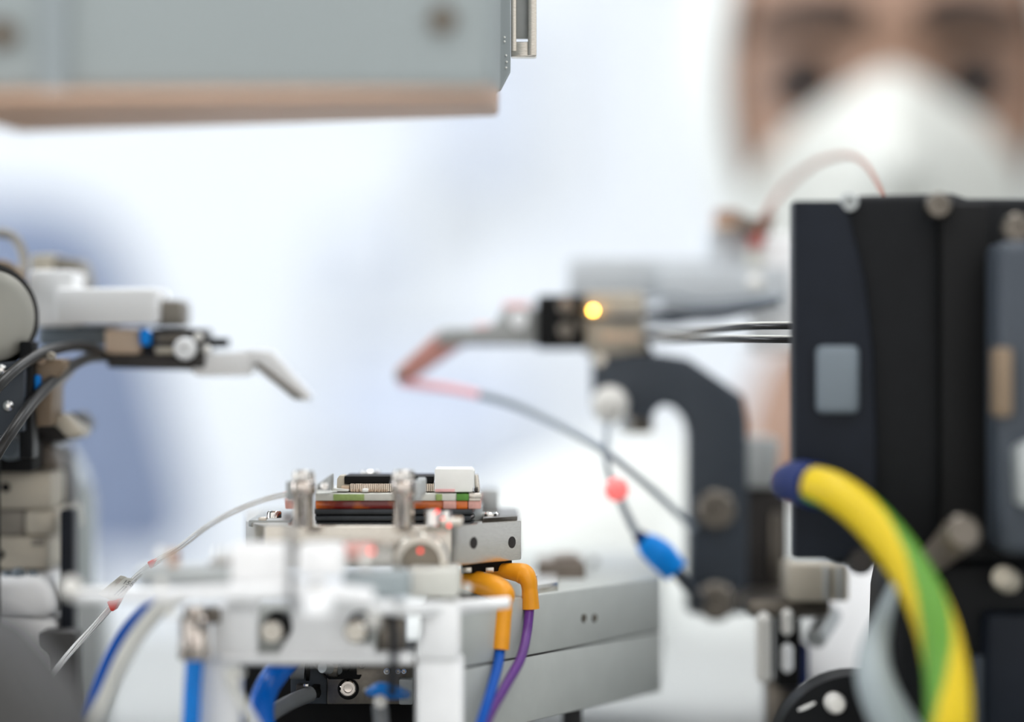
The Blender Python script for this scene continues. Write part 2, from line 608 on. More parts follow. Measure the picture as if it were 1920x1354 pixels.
# one continuous body: torso, limbs, neck, head, hands with five fingers
chains = body_chains(0.0)
chains[0] += [(neck, 0.061), ((PX, 0.525, 0.02), 0.056)]
bmx = bmesh.new()
for ch in chains:
    me = skin_mesh([ch])
    bmx.from_mesh(me)
    bpy.data.meshes.remove(me)
hb = bmesh.new()
head_bm(hb)
me = bpy.data.meshes.new('tmp')
hb.to_mesh(me)
hb.free()
bmx.from_mesh(me)
bpy.data.meshes.remove(me)
for sg in (-1, 1):
    sh, el, wr = arm_pts(sg)
    W = Vector(wr)
    fwd = Vector((-sg * 0.25, -0.93, -0.26)).normalized()
    side = Vector((sg, 0, 0)) - fwd * fwd.x * sg
    side.normalize()
    dn = Vector((0, -0.25, -1)).normalized()
    palm = [(tuple(W), 0.027), (tuple(W + fwd * 0.05), (0.036, 0.017)), (tuple(W + fwd * 0.085), (0.038, 0.014))]
    ms = [skin_mesh([palm])]
    for q, (off, ln) in enumerate(((-0.027, 0.062), (-0.009, 0.078), (0.009, 0.084), (0.027, 0.074))):
        base = W + fwd * 0.075 - side * off
        a = base + fwd * (ln * 0.45)
        c2 = a + (fwd * 0.8 + dn * 0.5).normalized() * ln * 0.35
        d2 = c2 + (fwd * 0.45 + dn * 0.8).normalized() * ln * 0.28
        ms.append(skin_mesh([[(tuple(base), 0.0095), (tuple(a), 0.009), (tuple(c2), 0.0082), (tuple(d2), 0.007)]]))
    tb = W + fwd * 0.025 - side * 0.024
    ms.append(skin_mesh([[(tuple(tb), 0.012), (tuple(tb + fwd * 0.03 - side * 0.028), 0.011), (tuple(tb + fwd * 0.06 - side * 0.036 + dn * 0.012), 0.009)]]))
    for x in ms:
        bmx.from_mesh(x)
        bpy.data.meshes.remove(x)
    # foot
    an = Vector((PX + 0.01 + sg * 0.13, 0.34, FLOOR + 0.10))
    x = skin_mesh([[(tuple(an), 0.04), (tuple(an + Vector((0, 0.01, -0.06))), 0.035), (tuple(an + Vector((0, -0.10, -0.07))), (0.042, 0.026)), (tuple(an + Vector((0, -0.17, -0.075))), (0.036, 0.020))]])
    bmx.from_mesh(x)
    bpy.data.meshes.remove(x)
    # ear
    t2 = bmesh.new()
    bmesh.ops.create_uvsphere(t2, u_segments=12, v_segments=8, radius=1)
    for v in t2.verts:
        v.co = HC + YAW @ Vector((sg * 0.0725 + v.co.x * 0.006, 0.012 + v.co.y * 0.016, -0.006 + v.co.z * 0.030))
    m3 = bpy.data.meshes.new('tmp')
    t2.to_mesh(m3)
    t2.free()
    bmx.from_mesh(m3)
    bpy.data.meshes.remove(m3)


def fuse(bmx, voxel, it):
    me = bpy.data.meshes.new('tmp')
    bmx.to_mesh(me)
    bmx.free()
    o = bpy.data.objects.new('tmp', me)
    COL.objects.link(o)
    rm = o.modifiers.new('r', 'REMESH')
    rm.mode = 'VOXEL'
    rm.voxel_size = voxel
    sm = o.modifiers.new('s', 'SMOOTH')
    sm.factor = 0.5
    sm.iterations = it
    dg = bpy.context.evaluated_depsgraph_get()
    res = bpy.data.meshes.new_from_object(o.evaluated_get(dg))
    bpy.data.objects.remove(o)
    return res


body = fuse(bmx, 0.0045, 3)
b = B()
b.bm.from_mesh(body)
left = set(b.bm.verts)
isl = []
while left:
    st = [left.pop()]
    cur = list(st)
    while st:
        v = st.pop()
        for e in v.link_edges:
            q = e.other_vert(v)
            if q in left:
                left.remove(q)
                st.append(q)
                cur.append(q)
    isl.append(cur)
isl.sort(key=len)
for cur in isl[:-1]:
    bmesh.ops.delete(b.bm, geom=cur, context='VERTS')
bpy.data.meshes.remove(body)
b.done('body', 'skin', person)
# coverall over torso, arms and legs
b = B()
bmx = bmesh.new()
for ch in body_chains(0.013):
    me = skin_mesh([ch])
    bmx.from_mesh(me)
    bpy.data.meshes.remove(me)
me = fuse(bmx, 0.008, 6)
b.bm.from_mesh(me)
bpy.data.meshes.remove(me)
b.done('coverall', 'coverall', person, 'loose white cleanroom coverall')
b = B()
b.lathe((PX, 0.555, -0.075), (0, -0.18, 1), [(0.090, -0.03), (0.083, 0.0), (0.073, 0.022), (0.068, 0.030), (0.063, 0.028), (0.066, 0.0), (0.07, -0.03)], 32)
b.done('collar', 'coverall', person)


def shell(azs, els, off, thick, name, m, keep=None, label=None, bulge=None):
    """a curved sheet that follows the head, with thickness"""
    t = bmesh.new()
    g0, g1 = [], []
    for el in els:
        r0, r1 = [], []
        for az in azs:
            ex = bulge(az, el) if bulge else 0
            r0.append(t.verts.new(head_pt(az, el, off + thick) + Vector((0, -ex, 0))))
            r1.append(t.verts.new(head_pt(az, el, off) + Vector((0, -ex * 0.9, 0))))
        g0.append(r0)
        g1.append(r1)
    for j in range(len(els) - 1):
        for i in range(len(azs) - 1):
            if keep and not keep((azs[i] + azs[i + 1]) / 2, (els[j] + els[j + 1]) / 2):
                continue
            t.faces.new([g0[j][i], g0[j][i + 1], g0[j + 1][i + 1], g0[j + 1][i]])
            t.faces.new([g1[j][i], g1[j + 1][i], g1[j + 1][i + 1], g1[j][i + 1]])
    ed = [e for e in t.edges if len(e.link_faces) == 1]
    # bridge outer and inner rims
    idx0 = {v: (j, i) for j, r in enumerate(g0) for i, v in enumerate(r)}
    for e in ed:
        a, c = e.verts
        if a in idx0 and c in idx0:
            (j1, i1), (j2, i2) = idx0[a], idx0[c]
            t.faces.new([a, c, g1[j2][i2], g1[j1][i1]])
    bmesh.ops.delete(t, geom=[v for v in t.verts if not v.link_faces], context='VERTS')
    b = B()
    b._add(t)
    return b.done(name, m, person, label)


def frange(a, c, n):
    return [a + (c - a) * i / n for i in range(n + 1)]


# hood: everything but the face opening
def hood_keep(az, el):
    f = (math.cos(az) * math.cos(el))
    return not (abs(az) < 0.90 and -1.3 < el < 0.78)


shell(frange(-math.pi, math.pi, 96), frange(-1.05, 1.5, 60), 0.005, 0.002, 'hood', 'coverall', hood_keep, 'white cleanroom hood framing the face')


# respirator: high on the nose bridge, low on the cheeks
def mask_top(az):
    return 0.03 - 0.47 * abs(az) ** 1.3


def mask_bulge(az, el):
    return 0.016 * math.exp(-(az / 0.34) ** 2) * max(0.0, min(1, (mask_top(az) - el) / 0.35))


azs = frange(-1.15, 1.15, 46)
t = bmesh.new()
g0, g1 = [], []
N = 26
for j in range(N + 1):
    r0, r1 = [], []
    for az in azs:
        el = mask_top(az) + (-1.12 + 0.22 * abs(az) - mask_top(az)) * j / N
        ex = mask_bulge(az, el)
        tk = 0.0015
        r0.append(t.verts.new(head_pt(az, el, 0.005 + tk) + Vector((0, -ex, 0))))
        r1.append(t.verts.new(head_pt(az, el, 0.003) + Vector((0, -ex, 0))))
    g0.append(r0)
    g1.append(r1)
M = len(azs)
for j in range(N):
    for i in range(M - 1):
        t.faces.new([g0[j][i], g0[j + 1][i], g0[j + 1][i + 1], g0[j][i + 1]])
        t.faces.new([g1[j][i], g1[j][i + 1], g1[j + 1][i + 1], g1[j + 1][i]])
for i in range(M - 1):
    t.faces.new([g0[0][i], g0[0][i + 1], g1[0][i + 1], g1[0][i]])
    t.faces.new([g0[N][i], g1[N][i], g1[N][i + 1], g0[N][i + 1]])
for j in range(N):
    t.faces.new([g0[j][0], g1[j][0], g1[j + 1][0], g0[j + 1][0]])
    t.faces.new([g0[j][-1], g0[j + 1][-1], g1[j + 1][-1], g1[j][-1]])
b = B()
b._add(t)
mask = b.done('face_mask', 'respirator', person, 'white folded face mask over nose and cheeks')
for sg in (-1, 1):
    for el in (-0.42, -0.62):
        B().tube([head_pt(sg * (1.1 + q * 0.12), el + q * 0.05, 0.006) for q in range(5)], 0.0012, seg=6, n=3).done('mask_strap', 'respirator', mask)
    e = HC + YAW @ (head_dir(math.asin(sg * 0.0268 / 0.074), 0.0) + Vector((0, 0.0040, 0.0)))
    ey = B().ball(e, 0.0140, 1.35, 0.8, 1.0).done('eye', 'eye_dark', person)
    for nm, dz, sz, sy in (('upper_eyelid', 0.0085, 0.0066, -0.006), ('lower_eyelid', -0.0100, 0.0046, -0.005)):
        B().tube([e + Vector((q * 0.0200, sy + 0.004 * q * q + 0.0015, dz * (1 - 0.65 * q * q))) for q in (-1, -0.5, 0, 0.5, 1)], [0.002, sz * 0.95, sz * 1.15, sz * 0.95, 0.002], seg=8, n=4).done(nm, 'lid_shade', ey)  # lids wide and dark: eye socket shade put into their colour
    br = [head_pt(sg * a2, e2, 0.0018) for a2, e2 in ((0.15, 0.200), (0.30, 0.228), (0.48, 0.240), (0.66, 0.222), (0.80, 0.175))]
    B().tube(br, [0.0078, 0.0092, 0.0082, 0.0062, 0.003], seg=8, n=5).done('eyebrow', 'brow_brown', person)

t = thing('stool', 'round stool under the seated person in white coverall', 'stool', (PX + 0.01, 0.74, FLOOR))
B().cyl((PX + 0.01, 0.74, SEAT - 0.055), (PX + 0.01, 0.74, SEAT - 0.035), 0.18, bev=0.008, seg=36).done('seat', 'chair_fabric', t)
B().cyl((PX + 0.01, 0.74, FLOOR + 0.02), (PX + 0.01, 0.74, SEAT - 0.055), 0.025).done('column', 'chrome', t)
B().cyl((PX + 0.01, 0.74, FLOOR), (PX + 0.01, 0.74, FLOOR + 0.025), 0.22, seg=36).done('foot_plate', 'chrome', t)

# ------------------------------------------------------------------ grey housing above the chip (top left)
t = thing('instrument_housing', 'large grey instrument housing hanging over the stage at upper left', 'housing', (-0.12, -0.05, 0.05))
zt = 0.19


def W3(x, y, Y, z=None):
    p = P(x, y, Y)
    return p if z is None else Vector((p.x, Y, z))


f = [W3(-900, 0, -.118, zt), W3(926, 0, -.112, zt), W3(926, 172, -.112), W3(-900, 182, -.118)]
k = [W3(-900, 0, .0, zt), W3(946, 0, -.012, zt), W3(938, 186, -.012), W3(-900, 200, .0)]
B().hexa(f, k, 0.003, 4).done('cover', 'housing_grey', t)
f = [W3(-200, 172, -.119), W3(922, 160, -.110), W3(922, 178, -.112), W3(-200, 188, -.121)]
k = [W3(36, 172, -.060), W3(936, 164, -.036), W3(935, 218, -.040), W3(36, 250, -.082)]
B().hexa(f, k, 0.0012, 3).done('underside_panel', 'copper_tan', t, 'tan copper coloured underside panel')
for x, y, Y, r in ((830, 38, -.1124, 27), (5, 65, -.1152, 30)):
    q = P(x, y, Y)
    B().lathe(q, FR, [(0, 0), (r * S(Y), 0), (r * S(Y), 0.0016), (r * S(Y) * .6, 0.0016), (r * S(Y) * .55, .0004), (0, .0004)]).done('screw', 'steel_dark', t)
q0, q1 = P(75, 0, -.1156), P(128, 0, -.1154)
B().hexa([Vector((q0.x, q0.y - .0008, zt - .002)), Vector((q1.x, q1.y - .0008, zt - .002)), Vector((q1.x, q1.y - .0008, .054)), Vector((q0.x, q0.y - .0008, .054))],
         [Vector((q0.x, q0.y + .004, zt - .002)), Vector((q1.x, q1.y + .004, zt - .002)), Vector((q1.x, q1.y + .004, .054)), Vector((q0.x, q0.y + .004, .054))]).done('cover_strip', 'housing_seam', t)
B().prism([(880, -700), (955, -700), (957, 0), (957, 130), (938, 166), (880, 166)], -.004, .004, .0004).done('side_plate', 'housing_grey', t)
b = B()
for x, y in ((946, 70), (946, 78), (949, 104), (950, 116), (949, 127)):
    b.ball(P(x, y, -.0042), 2.1 * S(0))
b.done('chipped_paint', 'pearl', t, kind='stuff')
b = B()
b.box(958, -120, 968, 96, .000, .006, .0002)
b.box(990, -120, 1006, 104, -.001, .006, .0002)
b.box(958, 78, 1005, 106, .0005, .006, .0003)
b.done('slotted_bracket', 'steel', t, 'slotted silver bracket')
B().box(966, -120, 992, 72, .004, .006, .0001).done('bracket_web', 'aluminium_grey', t)
B().lathe(P(985, 103, .003), (0, 0, -1), [(0, 0), (9 * S0, 0), (9 * S0, 4 * S0), (6 * S0, 5 * S0), (0, 5 * S0)]).done('screw', 'chrome', t)
B().boxw((-0.225, -.10, BENCH), (-0.185, -.02, zt), .003).done('support_post', 'housing_grey', t)
B().boxw((-0.26, -.13, BENCH), (-0.17, .03, BENCH + .012), .002).done('post_foot', 'steel', t)

# ------------------------------------------------------------------ large grey motor housing under the stage
t = thing('motor_housing', 'long pale grey housing with a dark seam below the chip stage', 'housing', (0.02, 0.05, BENCH))
ZT, ZS, ZB = -(1117 - 677) * S0, -(1229 - 677) * S0, -(1352 - 677) * S0
fp = [(868, -.030), (1240, .062), (1238, .17), (800, .17), (800, -.030)]
B().foot(fp, ZT, ZS + .00018, .0006).done('upper_shell', 'motor_grey', t)
B().foot([(870, -.0297), (1239, .0617), (1237, .169), (803, .169), (803, -.0297)], ZS - .00018, ZB, .0005).done('lower_shell', 'motor_grey', t)
B().foot([(874, -.028), (1236, .062), (1234, .168), (806, .168), (806, -.028)], ZS + .0003, ZS - .0003, 0).done('seam_gasket', 'hole_dark', t)
nrm = Vector((.062, -.0344, 0)).normalized()
dirx = Vector((.0344, .062, 0)).normalized()


def onface(x, y):
    """point on the slanted face seen at photo pixel x, y"""
    lo, hi = -.03, .062
    for _ in range(40):
        m = (lo + hi) / 2
        a, c = P(868, 677, -.030), P(1240, 677, .062)
        X = a.x + (c.x - a.x) * (m + .030) / .092
        if X / S(m) + 960 < x:
            lo = m
        else:
            hi = m
    return P(x, y, m)


for x in (1094, 1114):
    q = onface(x, 1159)
    B().lathe(q - nrm * .0003, nrm, [(0, 0), (8 * S0, 0), (8.5 * S0, .0005), (7 * S0, .0007), (6 * S0, .0004), (0, .0003)]).done('screw', 'steel_dark', t)
b = B()
b.foot([(1000, .004), (1046, .016), (1046, .05), (1000, .05)], ZT + .0021, ZT - .0002, .0003)
b.done('cover_plate', 'steel', t)
B().cyl(P(1001, 1105, .006), P(1001, 1078, .006), 6 * S0).done('dowel_pin', 'chrome', t)
for x in (1000, 1150):
    q = onface(x, 677)
    c = q - nrm * .012
    B().boxw((c.x - .0025, c.y - .004, BENCH), (c.x + .0025, c.y + .004, ZB + .0003), .0004).done('foot', 'motor_foot', t)
B().boxw((P(830, 677, -.02).x, .10, BENCH), (P(830, 677, -.02).x + .006, .16, ZB + .0003), .0004).done('foot', 'motor_foot', t)

t = thing('sensor_box', 'blurred taupe box standing on the pale grey housing', 'box', P(1060, 1117, .06))
b = B()
b.box(1008, 1056, 1098, 1120, .055, .085, .0008)
b.done('body', 'taupe', t)
B().prism([(1030, 1058), (1042, 1046), (1080, 1044), (1094, 1058)], .058, .08, .0006).done('cap', 'taupe', t)
t = thing('junction_block', 'blurred pale block beside the taupe box on the grey housing', 'box', P(1170, 1117, .09))
B().box(1102, 1062, 1232, 1112, .095, .15, .002).done('body', 'aluminium_grey', t)
B().cyl(P(1113, 1066, .10), P(1113, 1046, .10), 7 * S(.1)).done('knob', 'steel_dark', t)

# ------------------------------------------------------------------ alignment stage and clamp posts
ZT, ZB = -(985 - 677) * S(-.018), -(1060 - 677) * S(-.018)
t = thing('alignment_stage', 'machined steel stage block with drilled holes carrying the chip', 'stage', (-0.03, 0.02, ZB))
B().foot([(461, .000), (497, -.021), (846, -.021), (862, -.018), (977, .001), (977, .055), (461, .055)], ZT, ZB, .0003).done('base_block', 'steel', t)
# drilled holes on the slanted right face
a, c = P(862, 677, -.018), P(977, 677, .001)
n2 = Vector((c.y - a.y, -(c.x - a.x), 0)).normalized()
for x, y in ((888, 1018), (960, 1017)):
    f_ = 0.5
    lo, hi = 0.0, 1.0
    for _ in range(40):
        m = (lo + hi) / 2
        q = a.lerp(c, m)
        if q.x / S(q.y) + 960 < x:
            lo = m
        else:
            hi = m
    q = a.lerp(c, m)
    q = P(x, y, q.y)
    B().lathe(q + n2 * .00002, n2, [(0, -.0008), (11 * S0, -.0008), (11 * S0, .00004), (9 * S0, .00008), (0, .00005)], 28).done('threaded_hole', 'hole_dark', t)
b = B()
b.foot([(905, -.006), (970, .003), (970, .045), (905, .045)], ZT + .0010, ZT - .0001, .0002)
b.done('top_plate', 'steel_dark', t)
b = B()
b.box(466, 975, 543, 988, -.006, .04, .0003)
b.done('top_plate', 'aluminium_grey', t)
b = B()
for Y, x0, x1, y0, y1 in ((-.006, 484, 500, 970, 978),):
    b.box(x0, y0, x1, y1, Y, Y + .004, .0003)
b.done('stop_block', 'steel', t)


def cap_screw(name, x, y0, y1, r, Y, m, par, seg=24):
    """upright cap screw, photo px of its top y0 and bottom y1"""
    p0, p1 = P(x, y1, Y), P(x, y0, Y)
    h = p1.z - p0.z
    rr = r * S(Y)
    return B().screw(p0, UP, rr, h, .5, seg).done(name, m, par)


cap_screw('cap_screw', 917, 960, 977, 20, .006, 'chrome', t)
cap_screw('cap_screw', 930, 962, 976, 9, .016, 'chrome', t)
cap_screw('cap_screw', 514, 958, 977, 14, .004, 'chrome', t)
cap_screw('cap_screw', 478, 974, 986, 9, -.004, 'chrome', t)
cap_screw('cap_screw', 812, 956, 986, 15, -.030, 'chrome', t)
cap_screw('cap_screw', 836, 958, 976, 11, -.022, 'chrome', t)
B().box(800, 973, 868, 988, -.030, -.008, .0006).done('spring_tab', 'steel', t)
for x, y, r in ((820, 959, 3.2), (842, 986, 2.8), (830, 972, 2.0)):
    B().ball(P(x, y, -.0335), r * S0).done('red_spot', 'red_glint', t, 'tiny red reflection made as a glowing ball')  # red reflections by the screws, each made as a glowing ball
# black ring stack below the substrate
cx, cy = P(742, 677, .012).x, .014
for i, (y0, y1, r) in enumerate(((951, 961, .0200), (963, 973, .0196), (975, 984, .0204), (986, 994, .0210))):
    z1, z0 = -(y0 - 677) * S0, -(y1 - 677) * S0
    B().foot([(x / 1, Y) for x, Y in ((590 + i, -.010), (886 - (0, 4, 0, 2)[i], -.010), (892, .004), (892, .04), (588 + i, .04))], z1, z0, .0004, 2).done('spacer_ring', 'ring_black', t)
B().foot([(600, -.007), (876, -.007), (876, .038), (600, .038)], -(950 - 677) * S0, -(995 - 677) * S0, 0).done('inner_block', 'black_matte', t)
B().foot([(868, -.002), (905, .004), (905, .03), (868, .03)], -(952 - 677) * S0, ZT, .0003).done('support_block', 'aluminium_grey', t)


def clamp_post(cx, Y, left):
    s = S(Y)

    def z(y):
        return (677 - y) * s
    X = (cx - 960) * s
    p = Vector((X, Y, 0))
    B().lathe(p, UP, [(0, z(988)), (19 * s, z(988)), (19.5 * s, z(986)), (19.5 * s, z(930)), (21 * s, z(928)), (24 * s, z(924)), (24 * s, z(905)), (22 * s, z(902)), (0, z(902))], 28).done('clamp_post', 'fitting_steel', t)
    kh = B().lathe(p, UP, [(0, z(903)), (19 * s, z(903)), (20 * s, z(901)), (20 * s, z(886)), (18 * s, z(882)), (8 * s, z(881)), (7.5 * s, z(890)), (0, z(890))], 20).done('knurled_head', 'chrome', t)
    nb = B()
    for k in range(20):
        a = 2 * math.pi * k / 20
        nb.box(0, 0, 1, 1, 0, .0001, 0) if False else nb.cyl(p + Vector((20 * s * math.cos(a), 20 * s * math.sin(a), z(900))), p + Vector((20 * s * math.cos(a), 20 * s * math.sin(a), z(887))), 1.6 * s, seg=6)
    nb.done('knurling', 'chrome', kh, kind='stuff')
    B().boxw((X + (-33 if left else 10) * s, Y + .0005, z(940)), (X + (-14 if left else 33) * s, Y + .009, z(903)), .0003).done('clamp_arm', 'aluminium_grey', t)


clamp_post(569, -.028, True)
clamp_post(757, -.028, False)
B().prism([(594, 920), (596, 908), (620, 890), (620, 921)], -.018, -.006, .0003).done('wedge_clamp', 'aluminium_grey', t)
B().screw(P(609, 912, -.018), FR, 7 * S0, .0008).done('cap_screw', 'chrome', t)
B().box(781, 898, 797, 930, -.022, -.012, .0004).done('wedge_clamp', 'aluminium_grey', t)
cap_screw('cap_screw', 694, 882, 897, 19, .028, 'chrome', t)
B().cyl(P(694, 897, .028), P(694, 960, .028), 8 * S(.028)).done('screw_shank', 'steel', t)
B().box(898, 917, 934, 985, .034, .05, .001).done('rear_block', 'aluminium_grey', t)

# ------------------------------------------------------------------ chip carrier board resting on the stage
zA, zB_, zC = -(951 - 677) * S0, -(936 - 677) * S0, -(922.5 - 677) * S0
t = thing('chip_carrier', 'small chip carrier with amber layer, black chip and white block on the stage', 'circuit board', (-0.028, 0.01, zA))
fp = [(536, -.006), (902, -.006), (902, .034), (536, .034)]
B().foot([(592, -.008), (853, -.008), (853, .034), (592, .034)], zB_, zA, .0002).done('amber_layer', 'amber', t, 'glossy amber red layer')
for x0, x1, m in ((855, 877, 'amber'), (831, 856, 'pale_pink'), (878, 902, 'pale_pink'), (535, 552, 'pale_pink')):
    B().foot([(x0, -.0088), (x1, -.0088), (x1, .033), (x0, .033)], zB_, zA, .0002).done('layer_segment', m, t)
B().foot([(592, -.009), (856, -.009), (856, .034), (592, .034)], zC, zB_ + .00004, .0002).done('ceramic_layer', 'ceramic_grey', t)
for x0, x1, m in ((625, 683, 'solder_green'), (817, 829, 'solder_green'), (856, 879, 'board_green')):
    B().foot([(x0, -.0094), (x1, -.0094), (x1, .02), (x0, .02)], zC - .0001, zB_ + .0001, .0001).done('green_pad', m, t)
B().foot([(879, -.0096), (903, -.0096), (904, .0), (900, .02), (879, .02)], zC + .0001, -(931 - 677) * S0, .0003).done('end_clip', 'steel', t)
B().foot([(879, -.0092), (901, -.0092), (900, .02), (879, .02)], -(931 - 677) * S0, zB_, .0002).done('end_clip', 'steel', t)
B().box(646, 893, 813, 906.5, -.002, .016, .0003).done('chip_package', 'black_matte', t, 'black chip package')
B().box(650, 906, 813, 922.5, .004, .014, .0002).done('socket_body', 'gripper_dark', t)
b = B()
for q in range(45):
    x = 657 + q * 3.5
    b.box(x, 907.5, x + 2.4, 921.5, -.0040, .0045, 0)
b.done('pin_row', 'pin_gold', t, kind='stuff')
B().prism([(631, 921), (632, 898), (636, 892), (646, 892), (646, 908), (660, 908), (660, 922), (631, 922)], -.001, .008, .0002).done('end_bracket', 'beige', t)
B().box(640, 911, 655, 920, -.003, .002, .0002).done('contact_tab', 'tan', t)
B().hexa([P(621, 915, -.006), P(655, 918, -.006), P(653, 921.8, -.006), P(621, 921, -.006)], [P(621, 914, .0), P(655, 917, .0), P(653, 921, .0), P(621, 920, .0)], .0001).done('flex_strip', 'cable_white', t)
b = B()
random.seed(3)
for q in range(16):
    x = 658 + q * 4.3 + random.random() * 2
    b.box(x, 918, x + 2.4, 922.6, -.007 + random.random() * .003, -.0025, 0)
b.done('solder_specks', 'tan', t, kind='stuff')
B().box(679, 917, 690, 922.6, -.008, -.003, .0002).done('chip_capacitor', 'ceramic_white', t)
wb = B().prism([(815, 920), (815, 881), (817, 879), (884, 879), (889, 884), (889, 913), (886, 917), (886, 922.6), (815, 922.6)], -.0085, .006, .0002).done('white_block', 'ceramic_white', t, 'clean white plastic block')
B().box(815.5, 917.3, 853, 922.6, -.0088, .004, .0001).done('block_foot', 'tape_pink', wb, 'pale pink foot of the white block')
B().prism([(890, 922), (890, 891), (896, 891), (899, 915), (899, 922)], -.003, .008, .0001).done('side_clip', 'steel', t)
B().box(889, 916, 896, 922, -.005, -.002, .0001).done('side_clip', 'gripper_dark', t)

# ------------------------------------------------------------------ clear fibre ribbon with printed tag
t = thing('fibre_ribbon', 'clear fibre ribbon with printed white tag arching left from the stage', 'cable', P(300, 1290, -.01))
path = [(545, 926, -.012), (500, 936, -.012), (440, 959, -.012), (385, 990, -.010), (335, 1028, -.006), (285, 1058, -.003), (250, 1088, .0), (215, 1130, .0), (175, 1176, .0), (130, 1225, -.004), (75, 1296, -.012), (40, 1354, -.02), (0, 1440, -.03)]
sh = B().ptube(path, 6.2, seg=10, n=6).done('sheath', 'sheath', t, 'clear sheath')
random.seed(11)
for q in range(6):
    ph = q * 1.05
    pp = [(x + 3.6 * math.cos(ph + i * .55), y + 3.6 * math.sin(ph + i * .55), Y) for i, (x, y, Y) in enumerate(path)]
    B().ptube(pp, 1.25, seg=6, n=6).done('fibre', 'strand', sh)
tagc = [(186, 1113), (226, 1080), (252, 1084), (214, 1128)]
B().hexa([P(183, 1114, -.003), P(226, 1079, -.003), P(238, 1082, -.0025), P(196, 1120, -.0025)], [P(183, 1114, -.0028), P(226, 1079, -.0028), P(238, 1082, -.0023), P(196, 1120, -.0023)]).done('tag_flap', 'tag_paper', t, 'folded flap of the printed white tag')
tg = B().hexa([P(196, 1120, -.0035), P(234, 1083, -.0035), P(252, 1085, -.0035), P(214, 1130, -.0035)], [P(196, 1120, -.0032), P(234, 1083, -.0032), P(252, 1085, -.0032), P(214, 1130, -.0032)]).done('tag', 'tag_paper', t, 'white tag with dark printed digits')


def text_mesh(s, size, m):
    cu = bpy.data.curves.new('tmp_text', 'FONT')
    cu.body = s
    cu.size = size
    cu.extrude = .00003
    cu.align_x = 'CENTER'
    o = bpy.data.objects.new('tmp_text', cu)
    COL.objects.link(o)
    dg = bpy.context.evaluated_depsgraph_get()
    me = bpy.data.meshes.new_from_object(o.evaluated_get(dg))
    me.transform(m)
    bpy.data.objects.remove(o)
    return me


ux = (P(252, 1092, -.0037) - P(232, 1086, -.0037)).normalized()
uy = (P(250, 1085, -.0037) - P(216, 1127, -.0037)).normalized()
uz = ux.cross(uy).normalized()
m4 = Matrix((ux, uy, uz)).transposed().to_4x4()
m4.translation = P(238, 1097, -.0037)
b = B()
b.bm.from_mesh(text_mesh('156', .0017, m4))
b.done('printed_digits', 'print', tg)
b = B()
b.hexa([P(219, 1116, -.0037), P(236, 1099, -.0037), P(239, 1100, -.0037), P(221, 1118, -.0037)], [P(219, 1116, -.0036), P(236, 1099, -.0036), P(239, 1100, -.0036), P(221, 1118, -.0036)])
b.hexa([P(213, 1115, -.0037), P(232, 1098, -.0037), P(234, 1098.6, -.0037), P(215, 1117, -.0037)], [P(213, 1115, -.0036), P(232, 1098, -.0036), P(234, 1098.6, -.0036), P(215, 1117, -.0036)])
b.done('printed_bars', 'print', tg)
b = B()
b.hexa([P(216, 1093, -.0032), P(224, 1085, -.0032), P(229, 1087, -.0032), P(221, 1095, -.0032)], [P(216, 1093, -.0030), P(224, 1085, -.0030), P(229, 1087, -.0030), P(221, 1095, -.0030)])
b.done('printed_patch', 'print_pale', tg)
for x, y, d in ((209, 1135, 1), (282, 1058, .7)):
    B().prism([(x - 9 * d, y - 6 * d), (x + 16 * d, y - 11 * d), (x + 3 * d, y + 12 * d), (x - 2 * d, y + 10 * d)], -.0045, .003, .0002).done('tape_flag', 'red_tape', t, 'small red tape flag')

# ------------------------------------------------------------------ orange elbow connectors with their wires
t = thing('wire_plug', 'orange elbow plug with blue wire in front of its twin', 'plug', P(915, 1354, -.012))
B().ptube([(868, 1084, -.004), (900, 1094, -.008), (930, 1104, -.012), (944, 1116, -.014), (945, 1132, -.014), (943, 1160, -.015), (938, 1218, -.016)], [20, 22, 24, 22, 17, 16, 17], seg=16).done('boot', 'orange_rubber', t)
B().ptube([(938, 1210, -.014), (934, 1245, -.020), (922, 1290, -.028), (905, 1345, -.036), (880, 1420, -.040), (860, 1480, -.04)], 10, seg=10).done('wire', 'wire_blue', t)
t = thing('wire_plug', 'orange elbow plug with purple wire behind its twin', 'plug', P(960, 1354, -.004))
B().ptube([(916, 1068, .002), (950, 1071, -.001), (980, 1076, -.003), (990, 1088, -.004), (993, 1105, -.004), (995, 1142, -.004)], [10, 15, 20, 17, 15, 17], seg=16).done('boot', 'orange_rubber', t)
B().ptube([(993, 1138, -.004), (988, 1185, -.008), (976, 1235, -.016), (946, 1290, -.026), (916, 1345, -.034), (890, 1420, -.038), (868, 1480, -.038)], 9.5, seg=10).done('wire', 'wire_purple', t)
t = thing('socket_strip', 'black socket strip between steel stage block and orange plugs', 'socket', P(900, 1076, .0))
B().foot([(866, -.012), (960, .002), (955, .02), (862, .02)], ZB if False else -(1060 - 677) * S(-.018) - .0001, -(1076 - 677) * S(-.01), .0003).done('body', 'black_matte', t)
for x, Y in ((876, -.0092), (918, -.003)):
    B().box(x - 8, 1064, x + 8, 1074, Y - .0035, Y + .003, .0002).done('contact', 'steel', t)

